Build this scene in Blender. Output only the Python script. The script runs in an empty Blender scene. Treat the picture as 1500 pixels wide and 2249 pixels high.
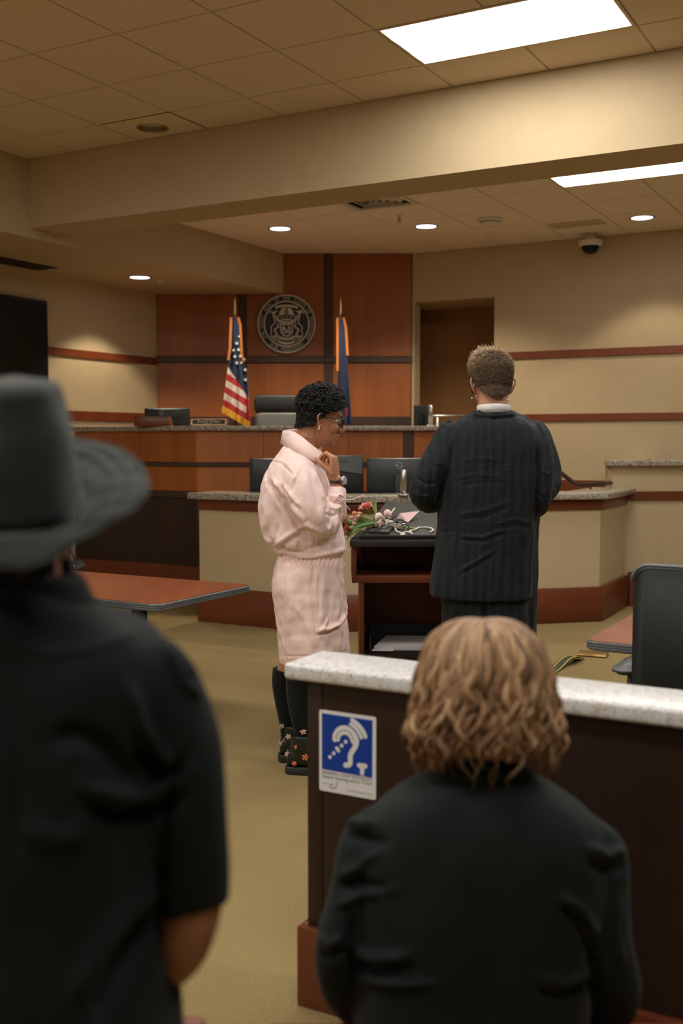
import bpy, bmesh, math, random
import numpy as np
from mathutils import Vector, Matrix

# ---------------------------------------------------------------- camera, world, exposure
SC = bpy.context.scene
COL = SC.collection
H = 1.49                                   # lens height above the carpet
F = 2363.0                                 # focal length in pixels of the 1500 x 2249 frame
CX, CY, HOR = 750.0, 1124.5, 966.0
PITCH = math.atan((CY - HOR) / F)
cam_d = bpy.data.cameras.new('camera')
cam = bpy.data.objects.new('camera', cam_d)
COL.objects.link(cam)
SC.camera = cam
cam.location = (0, 0, H)
cam.rotation_euler = (math.pi / 2 - PITCH, 0, 0)
cam_d.sensor_fit = 'VERTICAL'
cam_d.sensor_width, cam_d.sensor_height = 24.0, 36.0
cam_d.lens = 36.0 * F / 2249.0
cam_d.clip_start = 0.05
cam_d.dof.use_dof = True
cam_d.dof.focus_distance = 5.0
cam_d.dof.aperture_fstop = 2.6

world = bpy.data.worlds.new('world')
SC.world = world
world.use_nodes = True
world.node_tree.nodes['Background'].inputs[0].default_value = (0.9, 0.85, 0.75, 1)
world.node_tree.nodes['Background'].inputs[1].default_value = 0.0
SC.view_settings.view_transform = 'Standard'
SC.view_settings.look = 'None'
SC.view_settings.gamma = 1.0
SC.view_settings.exposure = 0.08
SC.view_settings.use_curve_mapping = False
TROFFER = 15.5                             # strength of the ceiling troffers
CAN_W = 42.0                               # watts of a recessed downlight
WARM = (1.0, 0.90, 0.75)

rng = random.Random(7)
nrng = np.random.RandomState(7)
ct, st = math.cos(PITCH), math.sin(PITCH)

def ray(px, py):
    u = (px - CX) / F
    v = -(py - CY) / F
    return Vector((u, ct + v * st, -st + v * ct))
def PY(px, py, Y):
    r = ray(px, py)
    return Vector((0, 0, H)) + r * (Y / r.y)
def PZ(px, py, z):
    r = ray(px, py)
    return Vector((0, 0, H)) + r * ((z - H) / r.z)
def project(V):
    V = np.asarray(V, dtype=float)
    d = V - np.array([0, 0, H])
    fw = d[:, 1] * ct - d[:, 2] * st
    up = d[:, 1] * st + d[:, 2] * ct
    return CX + F * d[:, 0] / fw, CY - F * up / fw
RA = math.radians(29.0)
SA, CA = math.sin(RA), math.cos(RA)
def rm(A, B, z=0.0):
    return Vector((A * SA - B * CA, A * CA + B * SA, z))
def toAB(p):
    return p.x * SA + p.y * CA, -p.x * CA + p.y * SA
def rayA(px, py, A):
    r = ray(px, py); t = A / (r.x * SA + r.y * CA)
    return Vector((0, 0, H)) + r * t
def rayB(px, py, B):
    r = ray(px, py); t = B / (-r.x * CA + r.y * SA)
    return Vector((0, 0, H)) + r * t
# room frame: local x runs along the depth of the room, local y to the left
def RM(A, B, z=0.0):
    return Matrix.Translation(rm(A, B, z)) @ Matrix.Rotation(math.pi / 2 - RA, 4, 'Z')

# ---------------------------------------------------------------- materials
def lin(c):
    if isinstance(c, str):
        c = [int(c[i:i + 2], 16) / 255 for i in (0, 2, 4)]
        c = [x / 12.92 if x <= 0.04045 else ((x + 0.055) / 1.055) ** 2.4 for x in c]
    return (c[0], c[1], c[2], 1.0)
MATS = {}
class NT:
    def __init__(s, name):
        s.m = bpy.data.materials.new(name); s.m.use_nodes = True
        s.t = s.m.node_tree; s.b = s.t.nodes['Principled BSDF']
        MATS[name] = s.m
        s.tc = s.t.nodes.new('ShaderNodeTexCoord')
    def n(s, typ, **kw):
        nd = s.t.nodes.new(typ)
        for k, v in kw.items():
            if k.startswith('i_'):
                key = k[2:]
                nd.inputs[int(key) if key.isdigit() else key.replace('_', ' ')].default_value = v
            else: setattr(nd, k, v)
        return nd
    def l(s, a, b): s.t.links.new(a, b)
    def coords(s, scale=(1, 1, 1), rot=(0, 0, 0), src='Object'):
        mp = s.n('ShaderNodeMapping'); mp.inputs['Scale'].default_value = scale; mp.inputs['Rotation'].default_value = rot
        s.l(s.tc.outputs[src], mp.inputs[0]); return mp.outputs[0]
    def noise(s, vec, scale=5, detail=3, rough=0.55):
        nd = s.n('ShaderNodeTexNoise'); nd.inputs['Scale'].default_value = scale
        nd.inputs['Detail'].default_value = detail; nd.inputs['Roughness'].default_value = rough
        s.l(vec, nd.inputs['Vector']); return nd.outputs[0]
    def ramp(s, fac, stops):
        r = s.n('ShaderNodeValToRGB'); e = r.color_ramp.elements
        while len(e) < len(stops): e.new(0.5)
        for el, (p, c) in zip(e, stops): el.position = p; el.color = lin(c)
        s.l(fac, r.inputs[0]); return r.outputs[0]
    def bump(s, fac, strength=0.2, dist=0.01):
        b = s.n('ShaderNodeBump'); b.inputs['Strength'].default_value = strength; b.inputs['Distance'].default_value = dist
        s.l(fac, b.inputs['Height']); s.l(b.outputs[0], s.b.inputs['Normal'])
    def set(s, **kw):
        for k, v in kw.items():
            s.b.inputs[k.replace('_', ' ')].default_value = v
def plain(name, col, rough=0.6, metal=0.0, spec=0.5, var=0.08, vscale=6, bump=0.0, bscale=200, bdist=0.002, sheen=0, coat=0):
    t = NT(name); c = lin(col)
    v = t.coords()
    nz = t.noise(v, vscale, 3)
    lo = tuple(x * (1 - var) for x in c[:3]); hi = tuple(min(1, x * (1 + var)) for x in c[:3])
    t.l(t.ramp(nz, [(0.3, lo), (0.7, hi)]), t.b.inputs['Base Color'])
    t.set(Roughness=rough, Metallic=metal)
    t.b.inputs['Specular IOR Level'].default_value = spec
    if sheen: t.b.inputs['Sheen Weight'].default_value = sheen; t.b.inputs['Sheen Roughness'].default_value = 0.5
    if coat: t.b.inputs['Coat Weight'].default_value = coat; t.b.inputs['Coat Roughness'].default_value = 0.15
    if bump: t.bump(t.noise(v, bscale, 2), bump, bdist)
    return t.m
def wood(name, dark, light, rough=0.4, axis='Z', scale=1.0, rot=0.0, spec=0.5):
    t = NT(name)
    st_ = {'X': (1.2, 22, 22), 'Y': (22, 1.2, 22), 'Z': (22, 22, 1.2)}[axis]
    v = t.coords(tuple(a * scale for a in st_), (0, 0, rot))
    n1 = t.noise(v, 2.2, 5, 0.65)
    v2 = t.coords(tuple(a * scale * 0.22 for a in st_), (0, 0, rot))
    n2 = t.noise(v2, 1.5, 3)
    mx = t.n('ShaderNodeMath', operation='MULTIPLY_ADD'); t.l(n2, mx.inputs[0]); mx.inputs[1].default_value = 0.6
    hf = t.n('ShaderNodeMath', operation='MULTIPLY'); t.l(n1, hf.inputs[0]); hf.inputs[1].default_value = 0.45
    t.l(hf.outputs[0], mx.inputs[2])
    t.l(t.ramp(mx.outputs[0], [(0.3, dark), (0.72, light)]), t.b.inputs['Base Color'])
    t.set(Roughness=rough); t.b.inputs['Specular IOR Level'].default_value = spec
    t.bump(n1, 0.04, 0.001)
    return t.m
def granite(name, base, specks, scale=1.0, rough=0.25):
    t = NT(name); v = t.coords()
    n1 = t.noise(v, 260 * scale, 3, 0.7); n2 = t.noise(v, 90 * scale, 4, 0.7)
    c1 = t.ramp(n1, [(0.36, specks[0]), (0.47, base), (0.60, base), (0.70, specks[1])])
    c2 = t.ramp(n2, [(0.40, specks[2]), (0.52, (1, 1, 1))])
    mx = t.n('ShaderNodeMix', data_type='RGBA', blend_type='MULTIPLY'); mx.inputs[0].default_value = 0.75
    t.l(c1, mx.inputs[6]); t.l(c2, mx.inputs[7]); t.l(mx.outputs[2], t.b.inputs['Base Color'])
    t.set(Roughness=rough); return t.m
def emis(name, col, strength):
    t = NT(name); t.set(Roughness=0.5)
    t.b.inputs['Base Color'].default_value = (0.8, 0.8, 0.8, 1)
    t.b.inputs['Emission Color'].default_value = lin(col); t.b.inputs['Emission Strength'].default_value = strength
    return t.m
def vcol(name, rough=0.6, sheen=0, spec=0.4, bump=0, bscale=300, bdist=0.001):
    t = NT(name); a = t.n('ShaderNodeAttribute', attribute_name='Col')
    t.l(a.outputs['Color'], t.b.inputs['Base Color']); t.set(Roughness=rough)
    t.b.inputs['Specular IOR Level'].default_value = spec
    if sheen: t.b.inputs['Sheen Weight'].default_value = sheen
    if bump: t.bump(t.noise(t.coords(), bscale, 2), bump, bdist)
    return t.m

plain('paint', (0.50, 0.385, 0.225), 0.75, var=0.03, bump=0.15, bscale=350, bdist=0.0012)
plain('paint_dark', (0.30, 0.145, 0.045), 0.7, var=0.04, bump=0.1, bscale=350)
plain('tile', (0.74, 0.61, 0.45), 0.9, var=0.04, vscale=60, bump=0.5, bscale=420, bdist=0.002)
plain('tile_lit', (0.86, 0.75, 0.61), 0.9, var=0.04, vscale=60, bump=0.5, bscale=420, bdist=0.002)  # tile colour lightened to stand in for bounce light on the rear ceiling
plain('grid_metal', (0.60, 0.49, 0.35), 0.55, var=0.02)
plain('white_plastic', (0.70, 0.66, 0.58), 0.45, var=0.02)
plain('dark_slot', (0.012, 0.012, 0.011), 0.6)
plain('chrome', (0.62, 0.60, 0.56), 0.22, metal=1.0, var=0.02)
plain('can_reflector', (0.42, 0.37, 0.28), 0.25, metal=1.0, var=0.05)
plain('brushed', (0.55, 0.54, 0.52), 0.35, metal=1.0, var=0.03)
plain('brass', (0.45, 0.29, 0.12), 0.35, metal=1.0, var=0.15, vscale=40)
plain('gold', (0.70, 0.55, 0.30), 0.28, metal=1.0, var=0.04)
plain('black_plastic', (0.012, 0.014, 0.014), 0.45, var=0.05)
plain('monitor_shell', (0.016, 0.021, 0.021), 0.42, var=0.05, bump=0.05, bscale=600)
plain('monitor_grey', (0.10, 0.11, 0.11), 0.4, var=0.05)
plain('screen', (0.004, 0.005, 0.005), 0.35, var=0.02, spec=0.3)
plain('leather', (0.010, 0.014, 0.014), 0.5, var=0.1, bump=0.25, bscale=260, bdist=0.0015)
plain('leather_grey', (0.10, 0.105, 0.10), 0.45, var=0.1, bump=0.25, bscale=260, bdist=0.0015)
plain('rubber', (0.02, 0.024, 0.026), 0.45, var=0.05)
plain('edge_grey', (0.13, 0.14, 0.145), 0.4, var=0.05)
plain('podium_top', (0.022, 0.024, 0.024), 0.5, var=0.06, bump=0.1, bscale=500)
plain('podium_desk', (0.060, 0.060, 0.050), 0.55, var=0.06)
wood('panel_wood', (0.22, 0.057, 0.0085), (0.36, 0.105, 0.018), 0.45)
wood('bench_wood', (0.27, 0.072, 0.012), (0.44, 0.135, 0.026), 0.42)
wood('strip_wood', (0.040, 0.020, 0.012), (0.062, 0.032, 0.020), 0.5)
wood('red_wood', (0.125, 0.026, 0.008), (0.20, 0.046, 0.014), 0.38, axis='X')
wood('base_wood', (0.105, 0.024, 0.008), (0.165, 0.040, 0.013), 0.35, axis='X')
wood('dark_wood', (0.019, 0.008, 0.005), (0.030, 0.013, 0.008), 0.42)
wood('brown_wood', (0.030, 0.014, 0.009), (0.045, 0.021, 0.013), 0.5)  # dark brown wood of the bench's lower band and the panelling's base strip
wood('table_wood', (0.20, 0.055, 0.022), (0.30, 0.090, 0.038), 0.33, axis='Y', rot=0)
wood('podium_wood', (0.13, 0.032, 0.010), (0.20, 0.055, 0.018), 0.4)
granite('granite', (0.42, 0.37, 0.29), ((0.05, 0.045, 0.04), (0.75, 0.70, 0.6), (0.30, 0.25, 0.20)), 0.5)
granite('granite_pale', (0.74, 0.75, 0.75), ((0.45, 0.38, 0.30), (0.84, 0.84, 0.84), (0.80, 0.74, 0.66)), 0.55, 0.3)
plain('rail_brown', (0.10, 0.055, 0.04), 0.3, metal=0.6)
def carpet_mat():
    t = NT('carpet'); v = t.coords()
    big = t.noise(v, 1.3, 3); fine = t.noise(v, 150, 3, 0.7)
    vr = t.n('ShaderNodeTexVoronoi'); vr.inputs['Scale'].default_value = 95; t.l(v, vr.inputs['Vector'])
    a = t.ramp(big, [(0.3, (0.292, 0.215, 0.094)), (0.7, (0.335, 0.246, 0.110))])
    b = t.ramp(fine, [(0.32, (0.62, 0.60, 0.55)), (0.66, (1, 1, 1))])
    mx = t.n('ShaderNodeMix', data_type='RGBA', blend_type='MULTIPLY'); mx.inputs[0].default_value = 0.8
    t.l(a, mx.inputs[6]); t.l(b, mx.inputs[7]); t.l(mx.outputs[2], t.b.inputs['Base Color'])
    t.set(Roughness=0.95); t.b.inputs['Specular IOR Level'].default_value = 0.15
    t.bump(vr.outputs['Distance'], 0.7, 0.004)
carpet_mat()
def cloth_mat(name, col, rough=0.85, bump=0.3, sc=700, var=0.06, sheen=0.15, vs=12):
    t = NT(name); v = t.coords(); c = lin(col)
    nz = t.noise(v, vs, 4)
    t.l(t.ramp(nz, [(0.3, tuple(x * (1 - var) for x in c[:3])), (0.7, tuple(min(1, x * (1 + var)) for x in c[:3]))]), t.b.inputs['Base Color'])
    t.set(Roughness=rough); t.b.inputs['Specular IOR Level'].default_value = 0.25
    t.b.inputs['Sheen Weight'].default_value = sheen; t.b.inputs['Sheen Roughness'].default_value = 0.4
    w = t.noise(t.coords((1, 1, 0.25)), sc, 2)
    t.bump(w, bump, 0.0012)
cloth_mat('shirt_pink', (0.90, 0.69, 0.64), 0.8, 0.25, 500, 0.05)
cloth_mat('shorts_pink', (0.87, 0.65, 0.59), 0.8, 0.35, 420, 0.06)
cloth_mat('ribbon_pink', (0.88, 0.66, 0.61), 0.6, 0.1)
cloth_mat('black_shirt', (0.0046, 0.0080, 0.0080), 0.8, 0.3, 500, 0.15, 0.04)
cloth_mat('green_black', (0.0062, 0.0112, 0.0098), 0.8, 0.3, 500, 0.15, 0.05)
cloth_mat('robe', (0.007, 0.010, 0.010), 0.7, 0.2, 500, 0.1, 0.05)
cloth_mat('trouser', (0.008, 0.012, 0.014), 0.85, 0.3, 500, 0.1, 0.08)
cloth_mat('sock', (0.006, 0.008, 0.008), 0.85, 0.3, 600, 0.1, 0.1)
cloth_mat('white_cloth', (0.72, 0.72, 0.70), 0.8, 0.1)
cloth_mat('hat_cloth', (0.0150, 0.0205, 0.0172), 0.85, 0.4, 420, 0.15, 0.25)
def suit_mat():
    t = NT('suit'); v = t.coords((1, 1, 1))
    # seersucker: smooth and puckered vertical stripes
    wv = t.n('ShaderNodeTexWave', wave_type='BANDS', bands_direction='X'); wv.inputs['Scale'].default_value = 8.5
    wv.inputs['Distortion'].default_value = 0.7; wv.inputs['Detail'].default_value = 1
    t.l(v, wv.inputs['Vector'])
    pk = t.noise(t.coords((22, 22, 130)), 1.0, 3, 0.6)
    mul = t.n('ShaderNodeMath', operation='MULTIPLY'); t.l(wv.outputs[1], mul.inputs[0]); t.l(pk, mul.inputs[1])
    col = t.ramp(wv.outputs[1], [(0.2, (0.0036, 0.0078, 0.0100)), (0.8, (0.0062, 0.0118, 0.0148))])
    t.l(col, t.b.inputs['Base Color']); t.set(Roughness=0.75)
    t.b.inputs['Specular IOR Level'].default_value = 0.3
    t.b.inputs['Sheen Weight'].default_value = 0.04
    t.bump(mul.outputs[0], 0.42, 0.010)
suit_mat()
def skin_mat(name, col, red):
    t = NT(name); v = t.coords()
    t.l(t.ramp(t.noise(v, 14, 4), [(0.3, col), (0.7, red)]), t.b.inputs['Base Color'])
    t.set(Roughness=0.5); t.b.inputs['Subsurface Weight'].default_value = 0.12
    t.b.inputs['Subsurface Radius'].default_value = (0.01, 0.004, 0.002)
    t.b.inputs['Specular IOR Level'].default_value = 0.35
    t.bump(t.noise(v, 400, 2), 0.06, 0.001)
skin_mat('skin_tan', (0.44, 0.205, 0.108), (0.49, 0.225, 0.125))
skin_mat('skin_fair', (0.50, 0.25, 0.155), (0.55, 0.27, 0.17))
skin_mat('skin_mid', (0.34, 0.16, 0.09), (0.38, 0.18, 0.10))
vcol('hair', 0.58, spec=0.28)
vcol('flag_cloth', 0.75, sheen=0.1, bump=0.15)
vcol('print', 0.55)
plain('flag_fringe_orange', (0.50, 0.16, 0.025), 0.6, var=0.25, vscale=120)
plain('flag_fringe_gold', (0.78, 0.42, 0.04), 0.6, var=0.2, vscale=120)
plain('seal_black', (0.010, 0.013, 0.012), 0.45)
plain('seal_metal', (0.58, 0.53, 0.45), 0.5, metal=0.0, var=0.08, vscale=30)
plain('sign_white', (0.80, 0.80, 0.79), 0.4, var=0.01)
plain('sign_blue', (0.002, 0.045, 0.34), 0.4, var=0.02)
plain('sign_grey', (0.40, 0.41, 0.43), 0.5)
plain('sign_ink', (0.13, 0.14, 0.18), 0.5)
plain('paper', (0.66, 0.64, 0.62), 0.8, var=0.03)
plain('paper_pink', (0.72, 0.48, 0.48), 0.7, var=0.03)
plain('petal_coral', (0.86, 0.36, 0.26), 0.7, var=0.2, vscale=70)
plain('petal_pink', (0.82, 0.52, 0.48), 0.65, var=0.1, vscale=60)
plain('stem_green', (0.17, 0.26, 0.06), 0.6, var=0.25, vscale=50)
plain('leaf_green', (0.06, 0.17, 0.03), 0.5, var=0.25, vscale=40)
plain('pearl', (0.80, 0.76, 0.68), 0.25, var=0.04, spec=0.6)
plain('lace', (0.82, 0.80, 0.72), 0.8, var=0.15, vscale=160, bump=0.8, bscale=330, bdist=0.003)
plain('boot', (0.008, 0.016, 0.014), 0.3, var=0.2, vscale=30, spec=0.6)
plain('patch_orange', (0.70, 0.20, 0.08), 0.6, var=0.2, vscale=80)
plain('patch_cream', (0.62, 0.40, 0.26), 0.6, var=0.2, vscale=80)
plain('strap_black', (0.018, 0.020, 0.018), 0.6, bump=0.3, bscale=500)
plain('strap_yellow', (0.62, 0.52, 0.05), 0.6)
plain('eye_white', (0.7, 0.66, 0.6), 0.2); plain('eye_dark', (0.02, 0.012, 0.008), 0.15)
plain('letter_gold', (0.72, 0.58, 0.34), 0.5)
plain('lip', (0.40, 0.13, 0.10), 0.45)
def lens_mat():
    t = NT('lens'); t.set(Roughness=0.02); t.b.inputs['Transmission Weight'].default_value = 1.0
    t.b.inputs['IOR'].default_value = 1.05; t.b.inputs['Base Color'].default_value = (0.95, 0.96, 0.95, 1)
lens_mat()
emis('troffer_glow', (1.0, 0.975, 0.93), TROFFER)
emis('can_glow', (0.88, 0.93, 1.0), 3.2)

# ---------------------------------------------------------------- mesh helpers
WL = {}                                     # world location of every parent
class G:
    def __init__(s): s.v = []; s.f = []; s.c = None
    def add(s, v, f, M=None, col=None):
        o = len(s.v)
        if M is not None: v = [M @ Vector(p) for p in v]
        s.v += [tuple(p) for p in v]; s.f += [tuple(i + o for i in q) for q in f]
        if col is not None or s.c is not None:
            if s.c is None: s.c = [(1, 1, 1)] * o
            s.c += [col or (1, 1, 1)] * len(v)
        return s
    def box(s, x0, x1, y0, y1, z0, z1, M=None):
        v = [(x, y, z) for z in (z0, z1) for y in (y0, y1) for x in (x0, x1)]
        f = [(0, 2, 3, 1), (4, 5, 7, 6), (0, 1, 5, 4), (2, 6, 7, 3), (1, 3, 7, 5), (0, 4, 6, 2)]
        return s.add(v, f, M)
    def prism(s, pts, z0, z1, M=None):
        n = len(pts)
        ar = sum(pts[i][0] * pts[(i + 1) % n][1] - pts[(i + 1) % n][0] * pts[i][1] for i in range(n))
        if ar < 0: pts = pts[::-1]
        v = [(p[0], p[1], z0) for p in pts] + [(p[0], p[1], z1) for p in pts]
        f = [tuple(range(n - 1, -1, -1)), tuple(range(n, 2 * n))]
        f += [(i, (i + 1) % n, (i + 1) % n + n, i + n) for i in range(n)]
        return s.add(v, f, M)
    def loft(s, rings, cap=True, M=None, col=None):
        n = len(rings[0]); v = [p for r in rings for p in r]; f = []
        for k in range(len(rings) - 1):
            for i in range(n):
                j = (i + 1) % n
                f.append((k * n + i, k * n + j, (k + 1) * n + j, (k + 1) * n + i))
        if cap:
            f.append(tuple(range(n - 1, -1, -1))); f.append(tuple((len(rings) - 1) * n + i for i in range(n)))
        return s.add(v, f, M, col)
    def tube(s, pts, rad, n=8, M=None, flat=1.0, cap=True, col=None, up=None):
        pts = [Vector(p) for p in pts]
        if not hasattr(rad, '__len__'): rad = [rad] * len(pts)
        rings = []; ref = None
        for i, p in enumerate(pts):
            d = (pts[min(i + 1, len(pts) - 1)] - pts[max(i - 1, 0)])
            if d.length < 1e-9: d = Vector((0, 0, 1))
            d.normalize()
            if ref is None:
                ref = Vector(up) if up is not None else (Vector((0, 0, 1)) if abs(d.z) < 0.9 else Vector((1, 0, 0)))
            a = ref - d * ref.dot(d)
            if a.length < 1e-6: a = d.orthogonal()
            a.normalize(); b = d.cross(a); ref = a
            rings.append([p + (a * math.cos(t) * flat + b * math.sin(t)) * rad[i] for t in [2 * math.pi * k / n for k in range(n)]])
        return s.loft(rings, cap, M, col)
    def lathe(s, prof, n=24, M=None, cap=True):
        return s.loft([[(r * math.cos(2 * math.pi * k / n), r * math.sin(2 * math.pi * k / n), z) for k in range(n)] for r, z in prof], cap, M)
    def ball(s, c, r, n=12, m=8, M=None):
        if not hasattr(r, '__len__'): r = (r, r, r)
        rings = []
        for j in range(1, m):
            a = -math.pi / 2 + math.pi * j / m
            rings.append([(c[0] + r[0] * math.cos(a) * math.cos(2 * math.pi * k / n), c[1] + r[1] * math.cos(a) * math.sin(2 * math.pi * k / n), c[2] + r[2] * math.sin(a)) for k in range(n)])
        return s.loft(rings, True, M)
    def grid(s, P, col=None):                  # P[i][j] points, open sheet
        a, b = len(P), len(P[0]); v = [p for r in P for p in r]
        f = [(i * b + j, i * b + j + 1, (i + 1) * b + j + 1, (i + 1) * b + j) for i in range(a - 1) for j in range(b - 1)]
        return s.add(v, f, None, col)
    def stroke(s, pts, w, z0, z1, M=None):     # flat raised band along a 2-D polyline
        pts = [Vector((p[0], p[1])) for p in pts]; n = len(pts); L = []; R_ = []
        for i, p in enumerate(pts):
            d = pts[min(i + 1, n - 1)] - pts[max(i - 1, 0)]
            if d.length < 1e-9: d = Vector((1, 0))
            d.normalize(); q = Vector((-d.y, d.x)); ww = w[i] if hasattr(w, '__len__') else w
            L.append(p + q * ww / 2); R_.append(p - q * ww / 2)
        rings = [[(a.x, a.y, z0), (a.x, a.y, z1), (b.x, b.y, z1), (b.x, b.y, z0)] for a, b in zip(L, R_)]
        return s.loft(rings, True, M)

def mesh_from(g, name):
    me = bpy.data.meshes.new(name)
    me.from_pydata([tuple(p) for p in g.v], [], g.f); me.update()
    if g.c is not None:
        ca = me.color_attributes.new('Col', 'FLOAT_COLOR', 'POINT')
        arr = np.ones((len(g.v), 4), dtype=np.float32); arr[:, :3] = np.array(g.c, dtype=np.float32)
        ca.data.foreach_set('color', arr.ravel())
    return me
def fixn(me):
    bm = bmesh.new(); bm.from_mesh(me); bmesh.ops.recalc_face_normals(bm, faces=bm.faces); bm.to_mesh(me); bm.free()
def tag(o, label=None, cat=None, group=None, kind=None):
    if label: o['label'] = label
    if cat: o['category'] = cat
    if group: o['group'] = group
    if kind: o['kind'] = kind
    return o
def empty(name, loc, label=None, cat=None, group=None, kind=None):
    o = bpy.data.objects.new(name, None); COL.objects.link(o); o.location = loc
    o.empty_display_size = 0.1
    WL[o.name] = Vector(loc); return tag(o, label, cat, group, kind)
def obj(name, g, m, parent=None, smooth=False, bevel=0.0, seg=2, label=None, cat=None, group=None, kind=None, norm=True):
    me = g if isinstance(g, bpy.types.Mesh) else mesh_from(g, name)
    me.name = name
    if norm and not isinstance(g, bpy.types.Mesh): fixn(me)
    if bevel > 0:
        bm = bmesh.new(); bm.from_mesh(me)
        es = [e for e in bm.edges if len(e.link_faces) == 2 and e.calc_face_angle(0) > 0.6]
        bmesh.ops.bevel(bm, geom=es, offset=bevel, segments=seg, affect='EDGES', profile=0.5, clamp_overlap=True)
        bm.to_mesh(me); bm.free()
    o = bpy.data.objects.new(name, me); COL.objects.link(o)
    me.materials.append(MATS[m])
    n = len(me.vertices); co = np.empty(n * 3, dtype=np.float32); me.vertices.foreach_get('co', co); co = co.reshape(-1, 3)
    if parent is not None:
        off = WL[parent.name]; o.parent = parent
    else:
        lo, hi = co.min(0), co.max(0); off = Vector(((lo[0] + hi[0]) / 2, (lo[1] + hi[1]) / 2, lo[2])); o.location = off
    co -= np.array(off, dtype=np.float32); me.vertices.foreach_set('co', co.ravel())
    WL[o.name] = Vector(off)
    if smooth or bevel > 0:
        me.polygons.foreach_set('use_smooth', [True] * len(me.polygons))
        if not smooth or bevel > 0:
            try: me.set_sharp_from_angle(angle=math.radians(40))
            except Exception: pass
    me.update()
    return tag(o, label, cat, group, kind)
def dup(root, loc, rotz=0.0, label=None, group=None):
    r = root.copy(); COL.objects.link(r); r.location = loc; r.rotation_euler = (0, 0, rotz)
    if label: r['label'] = label
    if group: r['group'] = group
    for ch in list(root.children):
        c = ch.copy(); COL.objects.link(c); c.parent = r
        for gg in ch.children:
            d = gg.copy(); COL.objects.link(d); d.parent = c
    return r

def remesh(g, voxel, smooth=2, fac=0.5):
    me = mesh_from(g, 'tmp'); fixn(me)
    o = bpy.data.objects.new('tmp', me); COL.objects.link(o)
    md = o.modifiers.new('r', 'REMESH'); md.mode = 'VOXEL'; md.voxel_size = voxel; md.adaptivity = 0
    if smooth:
        sm = o.modifiers.new('s', 'SMOOTH'); sm.factor = fac; sm.iterations = smooth
    dg = bpy.context.evaluated_depsgraph_get(); dg.update()
    me2 = bpy.data.meshes.new_from_object(o.evaluated_get(dg))
    bpy.data.objects.remove(o); bpy.data.meshes.remove(me)
    return me2
def get_co(me):
    n = len(me.vertices); co = np.empty(n * 3); me.vertices.foreach_get('co', co)
    no = np.empty(n * 3); me.vertices.foreach_get('normal', no)
    return co.reshape(-1, 3), no.reshape(-1, 3)
def set_co(me, co):
    me.vertices.foreach_set('co', np.asarray(co, dtype=np.float32).ravel()); me.update()
def join_meshes(ms):
    bm = bmesh.new()
    for m in ms: bm.from_mesh(m)
    out = bpy.data.meshes.new('j'); bm.to_mesh(out); bm.free(); return out
def folds(me, strokes, facing=True):
    """cloth folds: polyline seen from the room's entrance, half width in pixels, height in metres (negative = crease)"""
    co, no = get_co(me); u, v = project(co)
    view = co - np.array([0, 0, H]); view /= np.linalg.norm(view, axis=1)[:, None]
    fc = np.clip(-(view * no).sum(1) * 2.0 + 0.25, 0, 1) if facing else 1.0
    disp = np.zeros(len(co))
    for pts, w, amp in strokes:
        best = np.full(len(co), 1e9); along = np.zeros(len(co)); n = len(pts) - 1
        for k in range(n):
            ax, ay = pts[k]; bx, by = pts[k + 1]; dx, dy = bx - ax, by - ay
            t = np.clip(((u - ax) * dx + (v - ay) * dy) / (dx * dx + dy * dy + 1e-9), 0, 1)
            d = np.hypot(u - ax - t * dx, v - ay - t * dy); m = d < best
            best[m] = d[m]; along[m] = (k + t[m]) / n
        tp = np.clip(np.minimum(along, 1 - along) * 5 + 0.25, 0, 1)
        disp += amp * np.exp(-(best / w) ** 2) * tp
    set_co(me, co + no * (disp * fc)[:, None])
def ripple(me, amp, wl, n=10, stretch=(1, 1, 1), seed=1):
    r = np.random.RandomState(seed); co, no = get_co(me); d = np.zeros(len(co))
    for i in range(n):
        k = r.normal(size=3); k /= np.linalg.norm(k); k = k * np.array(stretch) * 2 * math.pi / (wl * r.uniform(0.6, 1.7))
        d += np.sin(co @ k + r.uniform(0, 6.28))
    d = np.tanh(d / math.sqrt(n) * 1.2)
    set_co(me, co + no * (d * amp)[:, None])
def pxrings(rows, Y, n=36, sq=0.85, yaw=0.0):
    rings = []
    for row in rows:
        py, xl, xr, dep = row[:4]; dy = row[4] if len(row) > 4 else 0.0
        yy = Y + dy; c = PY((xl + xr) / 2, py, yy); a = (xr - xl) / 2 * yy / F
        ring = []
        for k in range(n):
            t = 2 * math.pi * k / n; cs, sn = math.cos(t), math.sin(t)
            ring.append(c + Vector((a * math.copysign(abs(cs) ** sq, cs), dep * math.copysign(abs(sn) ** sq, sn), 0)))
        rings.append(ring)
    return rings
def resample(rows, k=3):
    """smooth (Catmull-Rom) subdivision of profile rows"""
    rows = [np.array(list(r) + [0.0] * (5 - len(r)), dtype=float) for r in rows]; out = []
    for i in range(len(rows) - 1):
        p0, p1, p2, p3 = rows[max(i - 1, 0)], rows[i], rows[i + 1], rows[min(i + 2, len(rows) - 1)]
        for j in range(k):
            t = j / k
            out.append(0.5 * (2 * p1 + (p2 - p0) * t + (2 * p0 - 5 * p1 + 4 * p2 - p3) * t * t + (3 * p1 - p0 - 3 * p2 + p3) * t ** 3))
    out.append(rows[-1]); return [tuple(r) for r in out]
def spline(pts, k=6):
    pts = [np.array(p, dtype=float) for p in pts]; out = []
    for i in range(len(pts) - 1):
        p0, p1, p2, p3 = pts[max(i - 1, 0)], pts[i], pts[i + 1], pts[min(i + 2, len(pts) - 1)]
        for j in range(k):
            t = j / k
            out.append(0.5 * (2 * p1 + (p2 - p0) * t + (2 * p0 - 5 * p1 + 4 * p2 - p3) * t * t + (3 * p1 - p0 - 3 * p2 + p3) * t ** 3))
    out.append(pts[-1]); return out
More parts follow.
